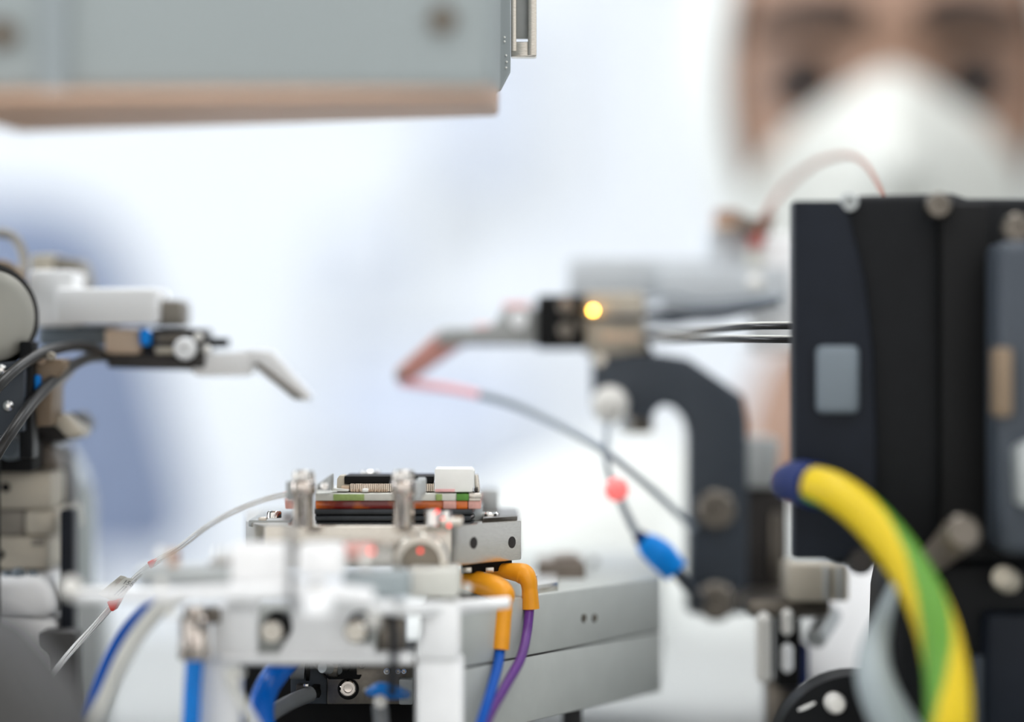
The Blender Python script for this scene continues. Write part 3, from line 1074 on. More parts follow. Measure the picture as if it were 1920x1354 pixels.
# ------------------------------------------------------------------ aluminium support frame below the stage (out of focus, near)
YF = -.05
t = thing('support_frame', 'white aluminium support frame with two recessed screws below the stage', 'frame', P(630, 1480, YF))
b = B()
b.box(398, 1138, 482, 1236, YF, YF + .012, .0006)
b.box(424, 1128, 482, 1150, YF, YF + .012, .0006)
b.done('left_cheek', 'aluminium', t)
b = B()
pts = [(540, 1130), (752, 1128), (752, 1152), (704, 1156), (690, 1168), (660, 1204), (700, 1210), (704, 1238), (516, 1238), (530, 1212), (548, 1184), (544, 1150)]
b.prism(pts, YF + .000, YF + .006, .0008)
b.done('front_plate', 'aluminium', t)
B().box(478, 1140, 706, 1236, YF + .0045, YF + .014, .0006).done('back_plate', 'motor_grey', t)
for x, y in ((512, 1182), (668, 1182)):
    s = S(YF)
    p = P(x, y, YF + (.0045 if x < 600 else .001))
    B().lathe(p + Vector((.0012, 0, .0012)), FR, [(0, -.0002), (27 * s, -.0002), (27 * s, .0016), (0, .0018)], 28).done('counterbore', 'black_matte', t)
    B().screw(p + Vector((0, -.0016, 0)), FR, 21 * s, .0022, .45).done('screw', 'steel', t)
B().box(410, 1228, 775, 1246, YF - .002, YF + .012, .0006).done('lower_rail', 'aluminium', t)
B().box(702, 1140, 760, 1240, YF + .008, YF + .016, .0006).done('side_block', 'steel_dark', t)
b = B()
b.prism([(790, 1138), (862, 1132), (862, 1238), (778, 1238), (782, 1215), (790, 1195)], YF, YF + .02, .0008)
b.done('right_cheek', 'aluminium', t)
for x0, x1 in ((372, 447), (780, 868)):
    a, c = P(x0, 1238, YF), P(x1, 677, YF)
    B().boxw((a.x, YF + .001, BENCH), (c.x, YF + .016, a.z), .0008).done('leg', 'aluminium', t)
B().box(372, 1238, 868, 1250, YF + .004, YF + .014, .0004).done('cross_bar', 'steel_dark', t)

# mechanism in the recess between the legs
t = thing('drive_unit', 'dark drive unit with screws in the recess below the frame', 'motor', P(680, 1480, .01))
a, c = P(447, 1240, .02), P(782, 1560, .02)
B().boxw((a.x, .018, BENCH), (c.x, .05, -(1236 - 677) * S0), .0006).done('housing', 'black_matte', t)
B().prism([(560, 1236), (582, 1242), (613, 1275), (613, 1320), (545, 1320), (545, 1236)], .004, .018, .0002).done('side_plate', 'slate', t)
B().box(613, 1238, 774, 1321, .002, .018, .0003).done('front_plate', 'steel_dark', t)
B().prism([(584, 1240), (668, 1240), (668, 1266), (678, 1266), (674, 1274), (648, 1274), (616, 1274)], .0010, .004, .0002).done('dark_cutout', 'black_matte', t)
s = S0
B().lathe(P(653, 1292, .0018), FR, [(0, -.001), (20 * s, -.001), (20 * s, .0003), (18 * s, .0004), (0, .0004)], 30).done('counterbore', 'black_matte', t)
B().screw(P(653, 1290, .0012), FR, 15.5 * s, .0016, .55, 28).done('screw', 'fitting_steel', t)
cs = B().lathe(P(679, 1247, .0012), FR, [(0, 0), (7.5 * s, 0), (7 * s, .0006), (5 * s, .0009), (0, .0009)], 20).done('cross_screw', 'steel_dark', t)
b = B()
b.box(674.5, 1246.2, 683.5, 1247.8, -.0000, .0006, 0)
b.box(678.2, 1242.5, 679.8, 1251.5, -.0000, .0006, 0)
b.done('cross_slot', 'black_matte', cs)
B().tube([P(604, 1252, -.004), P(646, 1258, .004)], 10 * s, seg=16).done('sensor_barrel', 'aluminium_grey', t)
B().lathe(P(634, 1256, -.0002), (-1, .05, .1), [(0, 0), (14 * s, 0), (15 * s, .0006), (15 * s, .0022), (13 * s, .0028), (0, .0028)], 20).done('sensor_nut', 'steel_dark', t)
B().lathe(P(650, 1250, .0), FR, [(0, 0), (9 * s, 0), (9 * s, .002), (6 * s, .0024), (0, .0024)], 6).done('hex_bolt', 'black_matte', t)
B().tube([P(545, 1256, .001), P(572, 1258, .001)], 17 * s, seg=18).done('connector_barrel', 'cable_grey', t)
B().lathe(P(574, 1258, .001), (1, 0, 0), [(0, 0), (19 * s, 0), (19 * s, .0008), (0, .0008)], 24).done('connector_ring', 'black_matte', t)
B().ball(P(549, 1243, -.001), 5 * s, 1.3, 1, .7).done('red_spot', 'red_tape', t, 'small red indicator')
for x, y, r in ((726, 1257, 7), (747, 1257, 6), (758, 1257, 5.5)):
    B().screw(P(x, y, .002), FR, r * s, .0025).done('screw', 'chrome', t)
b = B()
b.box(748, 1274, 774, 1322, -.002, .006, .0004)
b.done('bracket', 'aluminium_grey', t)
B().box(585, 1286, 599, 1309, .0005, .006, .0002).done('plug_socket', 'black_matte', t)
t = thing('round_cable', 'grey round cable plugged into the dark drive unit', 'cable', P(520, 1330, -.01))
B().ptube([(470, 1372, -.02), (510, 1338, -.016), (545, 1317, -.009), (582, 1301, -.003)], 15, seg=14).done('jacket', 'cable_grey', t)
B().ptube([(572, 1305, -.004), (592, 1297, .0005)], 12, seg=12).done('plug', 'black_matte', t)
for x0, y0, x1, y1 in ((569, 1283, 578, 1288), (566, 1312, 574, 1316)):
    B().box(x0, y0, x1, y1, -.005, -.003, .0001).done('clip', 'chrome', t)
B().box(555, 1285, 572, 1300, -.0035, .001, .0003).done('plug_shell', 'gripper_dark', t)

t = thing('cable_tie', 'bright blue cable clip in the recess beside the frame leg', 'clip', P(725, 1315, -.03))
B().ptube([(692, 1298, -.026), (712, 1294, -.030), (735, 1297, -.030), (762, 1302, -.022)], [8, 15, 15, 9], seg=14).done('band', 'tube_blue', t)
B().ball(P(687, 1294, -.026), 5 * S(-.026)).done('latch', 'pearl', t)
t = thing('air_tube', 'grey tube with a white round tip below the blue clip', 'tube', P(714, 1354, -.034))
B().ptube([(712, 1322, -.034), (715, 1354, -.034), (718, 1420, -.034), (720, 1500, -.034)], 15, seg=14).done('hose', 'cable_grey', t)
B().ball(P(713, 1316, -.036), 13 * S(-.036)).done('tip', 'pearl', t)
t = thing('black_lead', 'thin black lead hanging in front of the dark side block', 'cable', P(738, 1300, -.06))
B().ptube([(733, 1150, -.056), (739, 1190, -.058), (738, 1250, -.058), (735, 1300, -.045)], 8, seg=10).done('wire', 'blue_black', t)

# tubes at the left of the frame
t = thing('pneumatic_tube', 'straight bright blue tube hanging from a steel fitting', 'tube', P(362, 1480, -.052))
s = S(-.052)
p = P(365, 1236, -.052)
B().lathe(p, UP, [(0, 0), (29 * s, 0), (31 * s, 4 * s), (31 * s, 22 * s), (29 * s, 24 * s), (29 * s, 74 * s), (25 * s, 80 * s), (22 * s, 82 * s), (22 * s, 100 * s), (0, 100 * s)], 28).done('fitting', 'fitting_steel', t)
B().box(385, 1140, 412, 1170, -.052, -.044, .0005).done('fitting_bracket', 'steel_dark', t)
B().ptube([(365, 1230, -.052), (361, 1290, -.052), (358, 1354, -.052), (352, 1440, -.052), (348, 1500, -.05)], 17, seg=16).done('hose', 'tube_blue', t)
t = thing('pneumatic_tube', 'curved blue tube emerging under the frame', 'tube', P(500, 1400, -.028))
B().ptube([(545, 1232, -.012), (522, 1258, -.020), (500, 1290, -.027), (490, 1330, -.030), (496, 1400, -.032), (500, 1480, -.03)], 24, seg=16).done('hose', 'tube_navy', t)
t = thing('pneumatic_tube', 'slim grey tube crossing the left frame leg', 'tube', P(450, 1354, -.058))
B().ptube([(452, 1262, -.056), (436, 1256, -.060), (428, 1268, -.062), (440, 1296, -.062), (462, 1330, -.062), (484, 1372, -.062), (510, 1440, -.06)], 9, seg=12).done('hose', 'cable_white', t)
B().cyl(P(441, 1272, -.064), P(441, 1272, -.058), 9 * S(-.06)).done('tip', 'pearl', t)
t = thing('signal_cable', 'blue cable curving down left of the steel fitting', 'cable', P(220, 1354, -.04))
B().ptube([(300, 1126, -.042), (268, 1146, -.042), (232, 1186, -.042), (205, 1232, -.042), (182, 1290, -.042), (162, 1354, -.042), (140, 1440, -.042)], 10.5, seg=12).done('jacket', 'wire_blue', t)
t = thing('signal_cable', 'white cable curving down beside the blue cable', 'cable', P(240, 1354, -.05))
B().ptube([(345, 1112, -.052), (300, 1142, -.052), (262, 1186, -.052), (232, 1235, -.052), (205, 1295, -.050), (178, 1354, -.048), (140, 1440, -.046)], 16, seg=14).done('jacket', 'cable_white', t)

# ------------------------------------------------------------------ front clamp fixture, strongly out of focus, nearest to the lens
YC = -.078
s = S(YC)
t = thing('clamp_fixture', 'blurred bright aluminium clamp bar with knobs in front of the stage', 'clamp', P(540, 1140, YC))
B().ptube([(133, 1116, YC), (300, 1116, YC), (560, 1110, YC), (700, 1122, YC)], [12, 12, 20, 18], seg=16).done('long_bar', 'aluminium', t)
B().ball(P(133, 1103, YC), 22 * s).done('bar_ball', 'pearl', t)
B().box(256, 1064, 436, 1100, YC + .004, YC + .016, .001).done('left_arm', 'aluminium_grey', t)
B().box(430, 1022, 540, 1094, YC + .002, YC + .014, .0012).done('jaw_block', 'white_paint', t)
B().box(556, 1022, 644, 1082, YC + .002, YC + .014, .0012).done('jaw_block', 'white_paint', t)
B().box(424, 1088, 560, 1132, YC + .004, YC + .014, .001).done('jaw_base', 'aluminium', t)
a = P(545, 1150, YC - .004)
B().cyl(a, P(545, 972, YC - .004), 7 * s, seg=14).done('guide_pin', 'cable_grey', t)
B().box(642, 1074, 768, 1122, YC + .008, YC + .022, .001).done('right_arm', 'hose_grey', t)  # greyer than the other bars: shade put into the colour
B().box(764, 1068, 862, 1122, YC + .030, YC + .05, .001).done('right_block', 'ceramic_grey', t)
B().ptube([(700, 1132, YC + .02), (760, 1142, YC + .02), (830, 1140, YC + .03), (905, 1134, YC + .04), (955, 1130, YC + .042)], [15, 15, 13, 12, 11], seg=14).done('right_bar', 'aluminium', t)
B().lathe(P(594, 1150, YC - .002), UP, [(0, 0), (32 * s, 0), (28 * s, 30 * s), (12 * s, 46 * s), (0, 48 * s)], 20).done('cone_foot', 'aluminium', t)
B().ball(P(594, 1096, YC - .003), 12 * s).done('ball_knob', 'chrome', t)
B().box(540, 1128, 742, 1150, YC + .002, YC + .016, .0015).done('bottom_bar', 'aluminium', t)
for x, y, rx, h in ((302, 1042, 8, 26), (408, 1042, 6, 24), (423, 1038, 5, 20), (302, 1098, 9, 26), (322, 1150, 9, 30), (686, 1050, 12, 30), (722, 1046, 6, 36), (700, 1165, 11, 30)):
    B().ball(P(x, y, YC), rx * s, 1, 1, h / rx * .6).done('pin_head', 'pearl', t)  # pale ellipsoids: screw heads with their bokeh highlights put into the colour
B().cyl(P(325, 1072, YC + .008), P(325, 1030, YC + .008), 11 * s).done('brass_pin', 'copper_tan', t)
B().box(390, 1052, 470, 1066, YC + .012, YC + .022, .0006).done('shim', 'taupe', t)
# ring opening; the red reflections around it are small glowing balls
q = P(790, 1052, YC + .045)
s2 = S(YC + .045)
B().lathe(q, FR, [(34 * s2, 0), (54 * s2, 0), (54 * s2, .003), (50 * s2, .004), (36 * s2, .004), (34 * s2, .003), (34 * s2, 0)], 32).done('ring_mount', 'steel', t)
B().lathe(q + Vector((0, .002, 0)), FR, [(0, 0), (33 * s2, 0), (33 * s2, .001), (0, .001)], 32).done('ring_window', 'gripper_tan', t)
for x, y, Y, r in ((788, 1033, YC + .035, 3.6), (645, 1026, YC + .012, 4.5), (697, 1034, YC + .016, 4.2), (796, 1068, YC + .038, 2.6)):
    B().ball(P(x, y, Y), r * S(Y)).done('red_spot', 'red_glint', t, 'tiny red reflection made as a glowing ball')
B().box(640, 1020, 700, 1050, YC + .02, YC + .03, .001).done('rose_tab', 'pale_pink', t)
B().tube([P(880, 1096, -.045), P(872, 1110, -.045)], 8 * S(-.045), seg=12).done('pin_head', 'pearl', t)

# ------------------------------------------------------------------ right positioner arm (behind the focus plane)
YA = .10
s = S(YA)
t = thing('positioner_arm', 'dark hooked positioner arm holding the right fibre gripper with orange light', 'robot arm', P(1340, 1150, YA))
hook = [(1112, 668), (1240, 664), (1290, 672), (1394, 742), (1402, 790), (1402, 1152), (1292, 1152), (1292, 812), (1284, 784), (1264, 764), (1242, 758), (1228, 772), (1216, 790), (1112, 762)]
B().prism(hook, YA - .006, YA + .012, .0012, 3).done('hook_arm', 'slate', t)
B().lathe(P(1143, 758, YA - .007), FR, [(0, -.004), (34 * s, -.004), (35 * s, .004), (31 * s, .007), (16 * s, .0085), (0, .009)], 30).done('knob', 'pearl', t)
B().cyl(P(1199, 770, YA + .002), P(1199, 812, YA + .002), 26 * s).done('lower_stud', 'steel_dark', t)
B().ball(P(1172, 800, YA - .004), 12 * s).done('stud_tip', 'aluminium_grey', t)
for y in (955, 1127):
    B().screw(P(1341, y, YA - .0058), FR, 36 * s, .004, .5, 30).done('screw', 'steel_dark', t)
B().screw(P(1124, 674, YA - .0058), FR, 13 * s, .002).done('screw', 'steel', t)
B().prism([(1098, 640), (1215, 640), (1232, 672), (1120, 676), (1100, 660)], YA - .004, YA + .012, .0008).done('gripper_foot', 'gripper_dark', t)
B().prism([(1097, 548), (1204, 548), (1210, 560), (1210, 660), (1150, 668), (1097, 658)], YA - .006, YA + .012, .001).done('gripper_body', 'gripper_tan', t)
B().box(1100, 590, 1206, 600, YA - .0075, YA - .004, .0004).done('gripper_rail', 'slate', t)
B().box(1130, 625, 1200, 640, YA - .0075, YA - .004, .0004).done('gripper_rail', 'tan', t)
B().box(1006, 553, 1098, 654, YA - .007, YA + .012, .0012).done('gripper_head', 'black_matte', t, 'black head block of the gripper')
for x, y, r in ((1062, 575, 15), (1062, 620, 15), (1090, 605, 9)):
    B().screw(P(x, y, YA - .007), FR, r * s, .002).done('screw', 'steel_dark', t)
B().screw(P(1060, 566, YA - .0085), FR, 6 * s, .001).done('screw', 'copper_tan', t)
B().ball(P(1112, 582, YA - .009), 4.6 * s).done('status_light', 'led_orange', t, 'glowing orange status light')
B().prism([(942, 578), (1008, 578), (1008, 648), (826, 648), (815, 635), (828, 616), (915, 614), (934, 600)], YA - .004, YA + .006, .0006).done('finger_base', 'finger_grey', t)
B().screw(P(973, 600, YA - .004), FR, 16 * s, .002).done('screw', 'aluminium', t)
fg = B().prism([(826, 618), (872, 646), (836, 670), (772, 714), (742, 714), (741, 694)], YA - .003, YA + .004, .0006).done('finger', 'finger_rose', t, 'rose brown sloping finger')
B().box(741, 698, 760, 713, YA - .004, YA + .004, .0003).done('finger_tip', 'taupe', fg)
B().box(944, 566, 994, 579, YA - .002, YA + .006, .0006).done('pink_patch', 'tape_pink', t, 'pink patch')  # pinkish tint on the arm set as a small block of its own
B().box(890, 607, 920, 616, YA - .002, YA + .006, .0005).done('pink_patch', 'tape_pink', t, 'pink patch')
b = B()
b.prism([(1385, 822), (1462, 822), (1455, 915), (1390, 915)], YA - .004, YA + .02, .001)
b.done('bearing_block', 'aluminium_grey', t)
B().box(1382, 905, 1480, 1120, YA, YA + .03, .001).done('rear_slide', 'gripper_dark', t)
B().box(1446, 960, 1470, 1100, YA - .003, YA + .01, .001).done('slide_rail', 'steel_dark', t)
a = P(1450, 1110, YA + .01)
c = P(1478, 677, YA + .01)
B().boxw((a.x, YA + .01, BENCH), (c.x, YA + .028, a.z), .001).done('column', 'black_anodised', t)

# fibre cable from the finger tip
t = thing('fibre_cable', 'thin grey fibre cable arching from the right finger tip to the dark hook arm', 'cable', P(1000, 990, YA))
B().ptube([(748, 716, YA - .002), (790, 722, YA - .002), (850, 730, YA - .006), (905, 742, YA - .012)], [9, 9, 9, 8], seg=10).done('pink_lit_end', 'cable_pink', t, 'fibre end coloured pale pink for the red light on it')  # red light on the fibre end put into a pink colour
B().ptube([(900, 741, YA - .012), (960, 758, YA - .016), (1020, 784, YA - .022), (1080, 815, YA - .030), (1135, 848, YA - .036), (1190, 890, YA - .036), (1240, 934, YA - .032), (1300, 990, YA - .016)], [8, 8, 7, 7, 7, 6.5, 6.5, 7], seg=10).done('jacket', 'cable_soft', t)
t = thing('laser_lead', 'dark lead with glowing red bead and bright blue plug near the hook arm', 'cable', P(1230, 1090, YA - .03))
B().ptube([(1141, 790, YA - .010), (1136, 850, YA - .030), (1142, 890, YA - .034), (1160, 930, YA - .034), (1185, 985, YA - .034), (1205, 1015, YA - .034)], [5, 6, 6, 7, 8, 9], seg=10).done('wire', 'cable_soft', t)
B().ball(P(1156, 918, YA - .046), 23 * S(YA - .046)).done('red_bead', 'led_red', t, 'glowing red bead')
B().ptube([(1205, 1012, YA - .034), (1218, 1024, YA - .034), (1240, 1042, YA - .034), (1268, 1072, YA - .034)], [16, 25, 29, 24], seg=18).done('plug', 'plug_blue', t, 'bright blue plug')
B().ptube([(1266, 1068, YA - .034), (1290, 1100, YA - .028), (1315, 1130, YA - .012)], 11, seg=12).done('strain_relief', 'slate', t)
B().ptube([(1198, 1006, YA - .034), (1208, 1014, YA - .035)], 14, seg=14).done('plug_collar', 'navy', t)

# cables between gripper and black unit
for lab, pts, r in (('upper glossy black fibre cable running from gripper to black unit', [(1215, 628, YA + .003), (1270, 626, .07), (1340, 618, .03), (1410, 612, .008), (1500, 611, -.004), (1560, 612, -.01)], 7),
                    ('lower glossy black fibre cable running from gripper to black unit', [(1215, 634, YA + .005), (1270, 636, .06), (1340, 636, .025), (1410, 636, .006), (1500, 637, -.005), (1560, 638, -.01)], 7)):
    t = thing('fibre_lead', lab, 'cable', P(1380, 640, .02))
    jk = B().ptube(pts, r, seg=12).done('jacket', 'black_gloss', t)
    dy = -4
    B().ptube([(x, y + dy - 2, Y - .0007) for x, y, Y in pts], 2.2, seg=8).done('sheen_line', 'cable_white', jk)  # gloss highlight drawn as a white line along the cable's top
t = thing('flat_cable', 'grey flat cable fanning from the gripper towards the black unit', 'cable', P(1340, 600, YA))
B().ptube([(1208, 588, YA), (1270, 590, YA), (1340, 588, YA - .01), (1400, 578, YA - .02), (1456, 566, YA - .03)], [11, 13, 14, 10, 6], seg=10).done('ribbon', 'slate', t)
B().ptube([(1208, 612, YA + .004), (1270, 604, YA + .004), (1340, 592, YA - .006), (1400, 580, YA - .016), (1456, 568, YA - .026)], 5, seg=10).done('wire', 'cable_soft', t)
B().ptube([(1208, 566, YA + .004), (1260, 556, YA + .006), (1310, 566, YA + .004), (1400, 562, YA), (1470, 556, YA - .02)], 4, seg=10).done('wire', 'cable_soft', t)

# pale linear stage behind the arm
YS = .122
s = S(YS)
t = thing('linear_stage', 'blurred pale grey linear stage behind the right gripper', 'stage', P(1300, 560, YS))
B().box(1066, 482, 1332, 556, YS, YS + .03, .001).done('slide', 'stage_white', t)
B().box(1240, 500, 1480, 580, YS - .006, YS + .0, .001).done('front_rail', 'stage_white', t)
B().box(1328, 428, 1412, 560, YS, YS + .03, .001).done('carriage', 'stage_white', t)
B().box(1404, 440, 1500, 660, YS + .004, YS + .03, .001).done('end_plate', 'aluminium', t)
a, c = P(1560, 640, YS), P(1640, 677, YS)
B().box(1480, 470, 1640, 640, YS + .006, YS + .03, .001).done('back_plate', 'stage_white', t)
B().boxw((a.x, YS + .005, BENCH), (c.x, YS + .03, a.z), .001).done('column', 'stage_white', t)
B().box(1342, 392, 1388, 424, YS - .004, YS + .008, .001).done('connector', 'red_brown', t)
B().box(1342, 418, 1386, 430, YS - .005, YS + .008, .001).done('pink_base', 'tan', t)
B().prism([(1384, 396), (1408, 408), (1440, 404), (1440, 440), (1408, 445), (1384, 420)], YS - .006, YS + .004, .001).done('connector_bracket', 'taupe', t)
B().box(1410, 440, 1434, 464, YS - .010, YS - .0, .001).done('red_terminal', 'salmon', t, 'red terminal')
B().box(1402, 464, 1432, 510, YS - .006, YS + .006, .001).done('terminal_leg', 'ceramic_grey', t)
B().ball(P(1416, 531, YS - .014), 15 * s).done('ball_knob', 'pearl', t)
B().cyl(P(1416, 531, YS - .012), P(1416, 531, YS + .002), 7 * s).done('ball_stem', 'aluminium', t)
t = thing('copper_wire', 'thin copper red wire looping over the black unit', 'wire', P(1550, 380, .08))
B().ptube([(1424, 436, YS - .014), (1440, 395, YS - .016), (1475, 348, .13), (1530, 306, .11), (1585, 291, .085), (1618, 304, .065), (1642, 338, .045), (1656, 372, .03), (1660, 420, .02)], [7, 6, 5.5, 5, 5, 4.5, 4.5, 4.5, 4.5], seg=10).done('strand', 'cable_rust', t)
B().ptube([(1432, 438, YS - .012), (1444, 400, YS - .014)], 11, seg=10).done('sleeve', 'red_brown', t)

# ------------------------------------------------------------------ black positioner unit at right
YB = -.045
t = thing('black_unit', 'large black positioner unit with grey label plate at the right', 'instrument', P(1700, 1100, YB))
z0 = P(0, 1052, YB).z
B().prism([(1488, 376), (1574, 376), (1590, 398), (1622, 520), (1638, 660), (1644, 830), (1640, 1050), (1488, 1050)], YB, YB + .009, .0006, 3).done('side_shell', 'blue_black', t)
f = [P(1570, 368, YB + .012), P(1790, 362, YB + .010), P(1790, 1060, YB + .010), P(1570, 1060, YB + .012)]
B().prism([(1604, 366), (1785, 362), (1815, 372), (2200, 372), (2200, 1060), (1560, 1060), (1560, 410), (1590, 392)], YB + .004, YB + .05, .002, 3).done('main_shell', 'black_anodised', t)
s = S(YB)
p = P(1700, 1050, YB + .012)
B().lathe(p, UP, [(0, 0), (56 * s, 0), (58 * s, 3 * s), (58 * s, 640 * s), (54 * s, 660 * s), (0, 662 * s)], 36).done('round_column', 'blue_black', t)
B().box(1765, 380, 1855, 1050, YB - .002, YB + .01, .001).done('cover_panel', 'black_matte', t)
B().box(1874, 450, 2100, 1040, YB - .02, YB + .01, .003, 3).done('side_panel', 'slate', t)
B().box(1868, 652, 1900, 782, YB - .024, YB - .015, .001).done('clip_plate', 'brown_plate', t)
B().box(1532, 648, 1612, 776, YB - .003, YB + .002, .0015, 3).done('label_plate', 'label_grey', t, 'rounded grey label plate')
for x, y, Y, r in ((1757, 386, YB - .002, 24), (1904, 428, YB - .012, 27)):
    B().screw(P(x, y, Y), FR, r * S(Y), .003, .5, 26).done('screw', 'steel_dark', t)
B().screw(P(1590, 380, YB + .004), FR, 18 * s, .003).done('screw', 'aluminium_grey', t)
B().prism([(1912, 840), (1990, 800), (1990, 950), (1916, 950)], YB - .03, YB - .018, .001).done('pale_clip', 'aluminium_grey', t)
# lower assembly
b = B()
b.prism([(1690, 1045), (2200, 1040), (2200, 1500), (1690, 1500), (1672, 1240), (1676, 1120)], YB + .004, YB + .05, .003, 3)
b.done('lower_shell', 'black_anodised', t)
B().box(1850, 1150, 2100, 1400, YB - .006, YB + .01, .002).done('lower_panel', 'blue_black', t)
B().box(1830, 1230, 1852, 1400, YB - .002, YB + .01, .001).done('lower_rib', 'slate', t)
lv = B().tube([P(1735, 1062, YB + .004), P(1800, 1002, YB - .022)], [24 * s, 33 * s], seg=20).done('lock_lever', 'taupe', t)
B().cyl(P(1800, 1003, YB - .020), P(1806, 998, YB - .024), 33 * s).done('lever_cap', 'steel_dark', lv)
B().lathe(P(1892, 1090, YB - .004), (-.5, -1, .3), [(0, 0), (24 * s, 0), (24 * s, .004), (18 * s, .006), (0, .006)], 20).done('brass_screw', 'beige', t)
B().lathe(P(1610, 1050, YB + .004), FR, [(0, 0), (26 * s, 0), (26 * s, .004), (20 * s, .006), (0, .006)], 24).done('dark_knob', 'gripper_dark', t)
B().boxw((P(1700, 0, YB).x, YB + .01, BENCH), (P(2150, 0, YB).x, YB + .05, P(0, 1480, YB).z), .001).done('pedestal', 'black_anodised', t)

# earth cable
YE = -.055
t = thing('earth_cable', 'thick yellow and green striped earth cable bending down from a blue ferrule', 'cable', P(1700, 1354, YE - .02))
path = [(1522, 908, YE - .004), (1565, 922, YE - .008), (1620, 962, YE - .012), (1672, 1020, YE - .016), (1718, 1090, YE - .020), (1752, 1165, YE - .024), (1770, 1235, YE - .027), (1778, 1300, YE - .030), (1778, 1370, YE - .032), (1772, 1460, YE - .03), (1765, 1560, YE - .02)]


def stripe(u, v):
    # band of green that winds slowly round the jacket
    for c, hw in ((0.18 + 0.6 * u if u < 0.5 else 0.5, 0.085), (0.465 + 0.9 * u, 0.13)):
        if abs((v - c + 0.5) % 1.0 - 0.5) < hw:
            return 1
    return 0


B().ptube(path, [35, 36, 37, 38, 39, 40, 41, 42, 43, 43, 43], seg=48, n=14, mats=stripe).done('jacket', ['earth_yellow', 'earth_green'], t)
B().ptube([(1478, 905, YE + .014), (1500, 904, YE + .006), (1532, 912, YE - .005)], [34, 41, 42], seg=24).done('ferrule', 'navy', t, 'dark blue ferrule')

# lower right details
YG = .02
t = thing('grey_hose', 'thick grey hose curving beside the earth cable', 'hose', P(1650, 1354, -.01))
B().ptube([(1676, 1100, -.05), (1656, 1160, -.064), (1640, 1215, -.070), (1640, 1270, -.073), (1662, 1330, -.074), (1706, 1400, -.074), (1770, 1480, -.07)], [12, 18, 28, 36, 40, 42, 42], seg=18).done('jacket', 'hose_grey', t)
t = thing('white_cover', 'bright white curved cover behind the grey hose', 'cover', P(1570, 1270, .06))
b = B()
b.prism([(1602, 1068), (1720, 1068), (1720, 1300), (1516, 1290), (1516, 1200), (1552, 1140), (1580, 1120)], .085, .10, .003, 3)
zmin = min(v.co.z for v in b.bm.verts)
for v in b.bm.verts:
    v.co.y += (v.co.z - zmin) * 0.55
b.done('shell', 'white_paint', t)
a, c = P(1530, 1280, .085), P(1700, 677, .085)
B().boxw((a.x, .088, BENCH), (c.x, .098, a.z), .001).done('foot', 'white_paint', t)
t = thing('micrometer_block', 'blurred grey micrometer block with bright pins below the black unit', 'micrometer', P(1480, 1300, .05))
B().box(1478, 1058, 1592, 1128, .05, .07, .001).done('block', 'beige', t)
for x in (1545, 1570):
    B().box(x, 1062, x + 8, 1126, .048, .052, .0004).done('rib', 'aluminium_grey', t)
B().box(1400, 1120, 1560, 1160, .052, .085, .002).done('base', 'steel_dark', t)
s = S(.05)
for x, y0, y1, r, m in ((1432, 1148, 1282, 15, 'pearl'), (1476, 1142, 1192, 11, 'pearl'), (1476, 1206, 1262, 11, 'aluminium')):
    B().cyl(P(x, y1, .05), P(x, y0, .05), r * s, bev=r * s * .7).done('pin', m, t)
B().box(1456, 1130, 1502, 1290, .054, .064, .001).done('pin_holder', 'black_matte', t)
B().box(1462, 1206, 1518, 1292, .060, .07, .002).done('blue_pad', 'navy', t, 'blue pad')
B().cyl(P(1528, 1200, .055), P(1560, 1150, .065), 20 * s).done('thimble', 'aluminium_grey', t)
a, c = P(1440, 1280, .06), P(1510, 677, .06)
B().boxw((a.x, .066, BENCH), (c.x, .078, a.z), .001).done('post', 'steel_dark', t)
YK = -.03
s = S(YK)
t = thing('rotary_knob', 'round black knob with white screw at the bottom right', 'knob', P(1560, 1440, YK))
B().lathe(P(1596, 1410, YK + .01), FR, [(0, -.02), (118 * s, -.02), (128 * s, -.016), (160 * s, .0), (150 * s, .006), (0, .007)], 48).done('body', 'black_anodised', t)
B().lathe(P(1563, 1316, YK + .004), FR, [(0, -.004), (19 * s, -.004), (20 * s, .004), (14 * s, .007), (0, .0075)], 24).done('screw', 'pearl', t)
B().ptube([(1497, 1332, YK), (1512, 1326, YK), (1528, 1318, YK)], [2, 3.5, 2], seg=8).done('scale_mark', 'ceramic_white', t)
B().boxw((P(1500, 0, YK).x, YK + .012, BENCH), (P(1620, 0, YK).x, YK + .028, P(0, 1420, YK).z), .001).done('pedestal', 'black_anodised', t)

# ------------------------------------------------------------------ left positioner
YL = .055
s = S(YL)
t = thing('left_positioner', 'blurred left positioner with white block and sloping silver finger', 'robot arm', P(60, 1200, YL))
B().box(52, 506, 138, 612, YL - .004, YL + .02, .0012).done('white_bracket', 'white_paint', t)
B().box(102, 540, 292, 608, YL - .008, YL + .02, .0012).done('white_slide', 'white_paint', t)
B().box(286, 562, 341, 612, YL + .002, YL + .022, .0012).done('slide_end', 'beige_dark', t)
B().prism([(56, 478), (98, 474), (98, 512), (56, 512)], YL + .01, YL + .03, .001).done('rear_connector', 'beige', t)
B().prism([(100, 480), (148, 486), (162, 540), (100, 540)], YL + .014, YL + .034, .001).done('rear_block', 'beige_dark', t)
B().box(70, 612, 214, 650, YL + .004, YL + .02, .001).done('rail', 'label_grey', t)
B().box(196, 616, 262, 664, YL - .006, YL + .016, .001).done('tan_block', 'tan', t)
B().cyl(P(259, 650, YL + .004), P(284, 650, YL + .004), 36 * s).done('ring', 'slate', t)
B().box(262, 618, 280, 648, YL - .0085, YL - .004, .0006).done('blue_mark', 'plug_blue', t, 'blue mark')
B().box(284, 616, 384, 690, YL - .004, YL + .016, .001).done('gripper_head', 'gripper_dark', t)
B().box(290, 628, 345, 640, YL - .0055, YL - .003, .0004).done('gripper_rail', 'steel_dark', t)
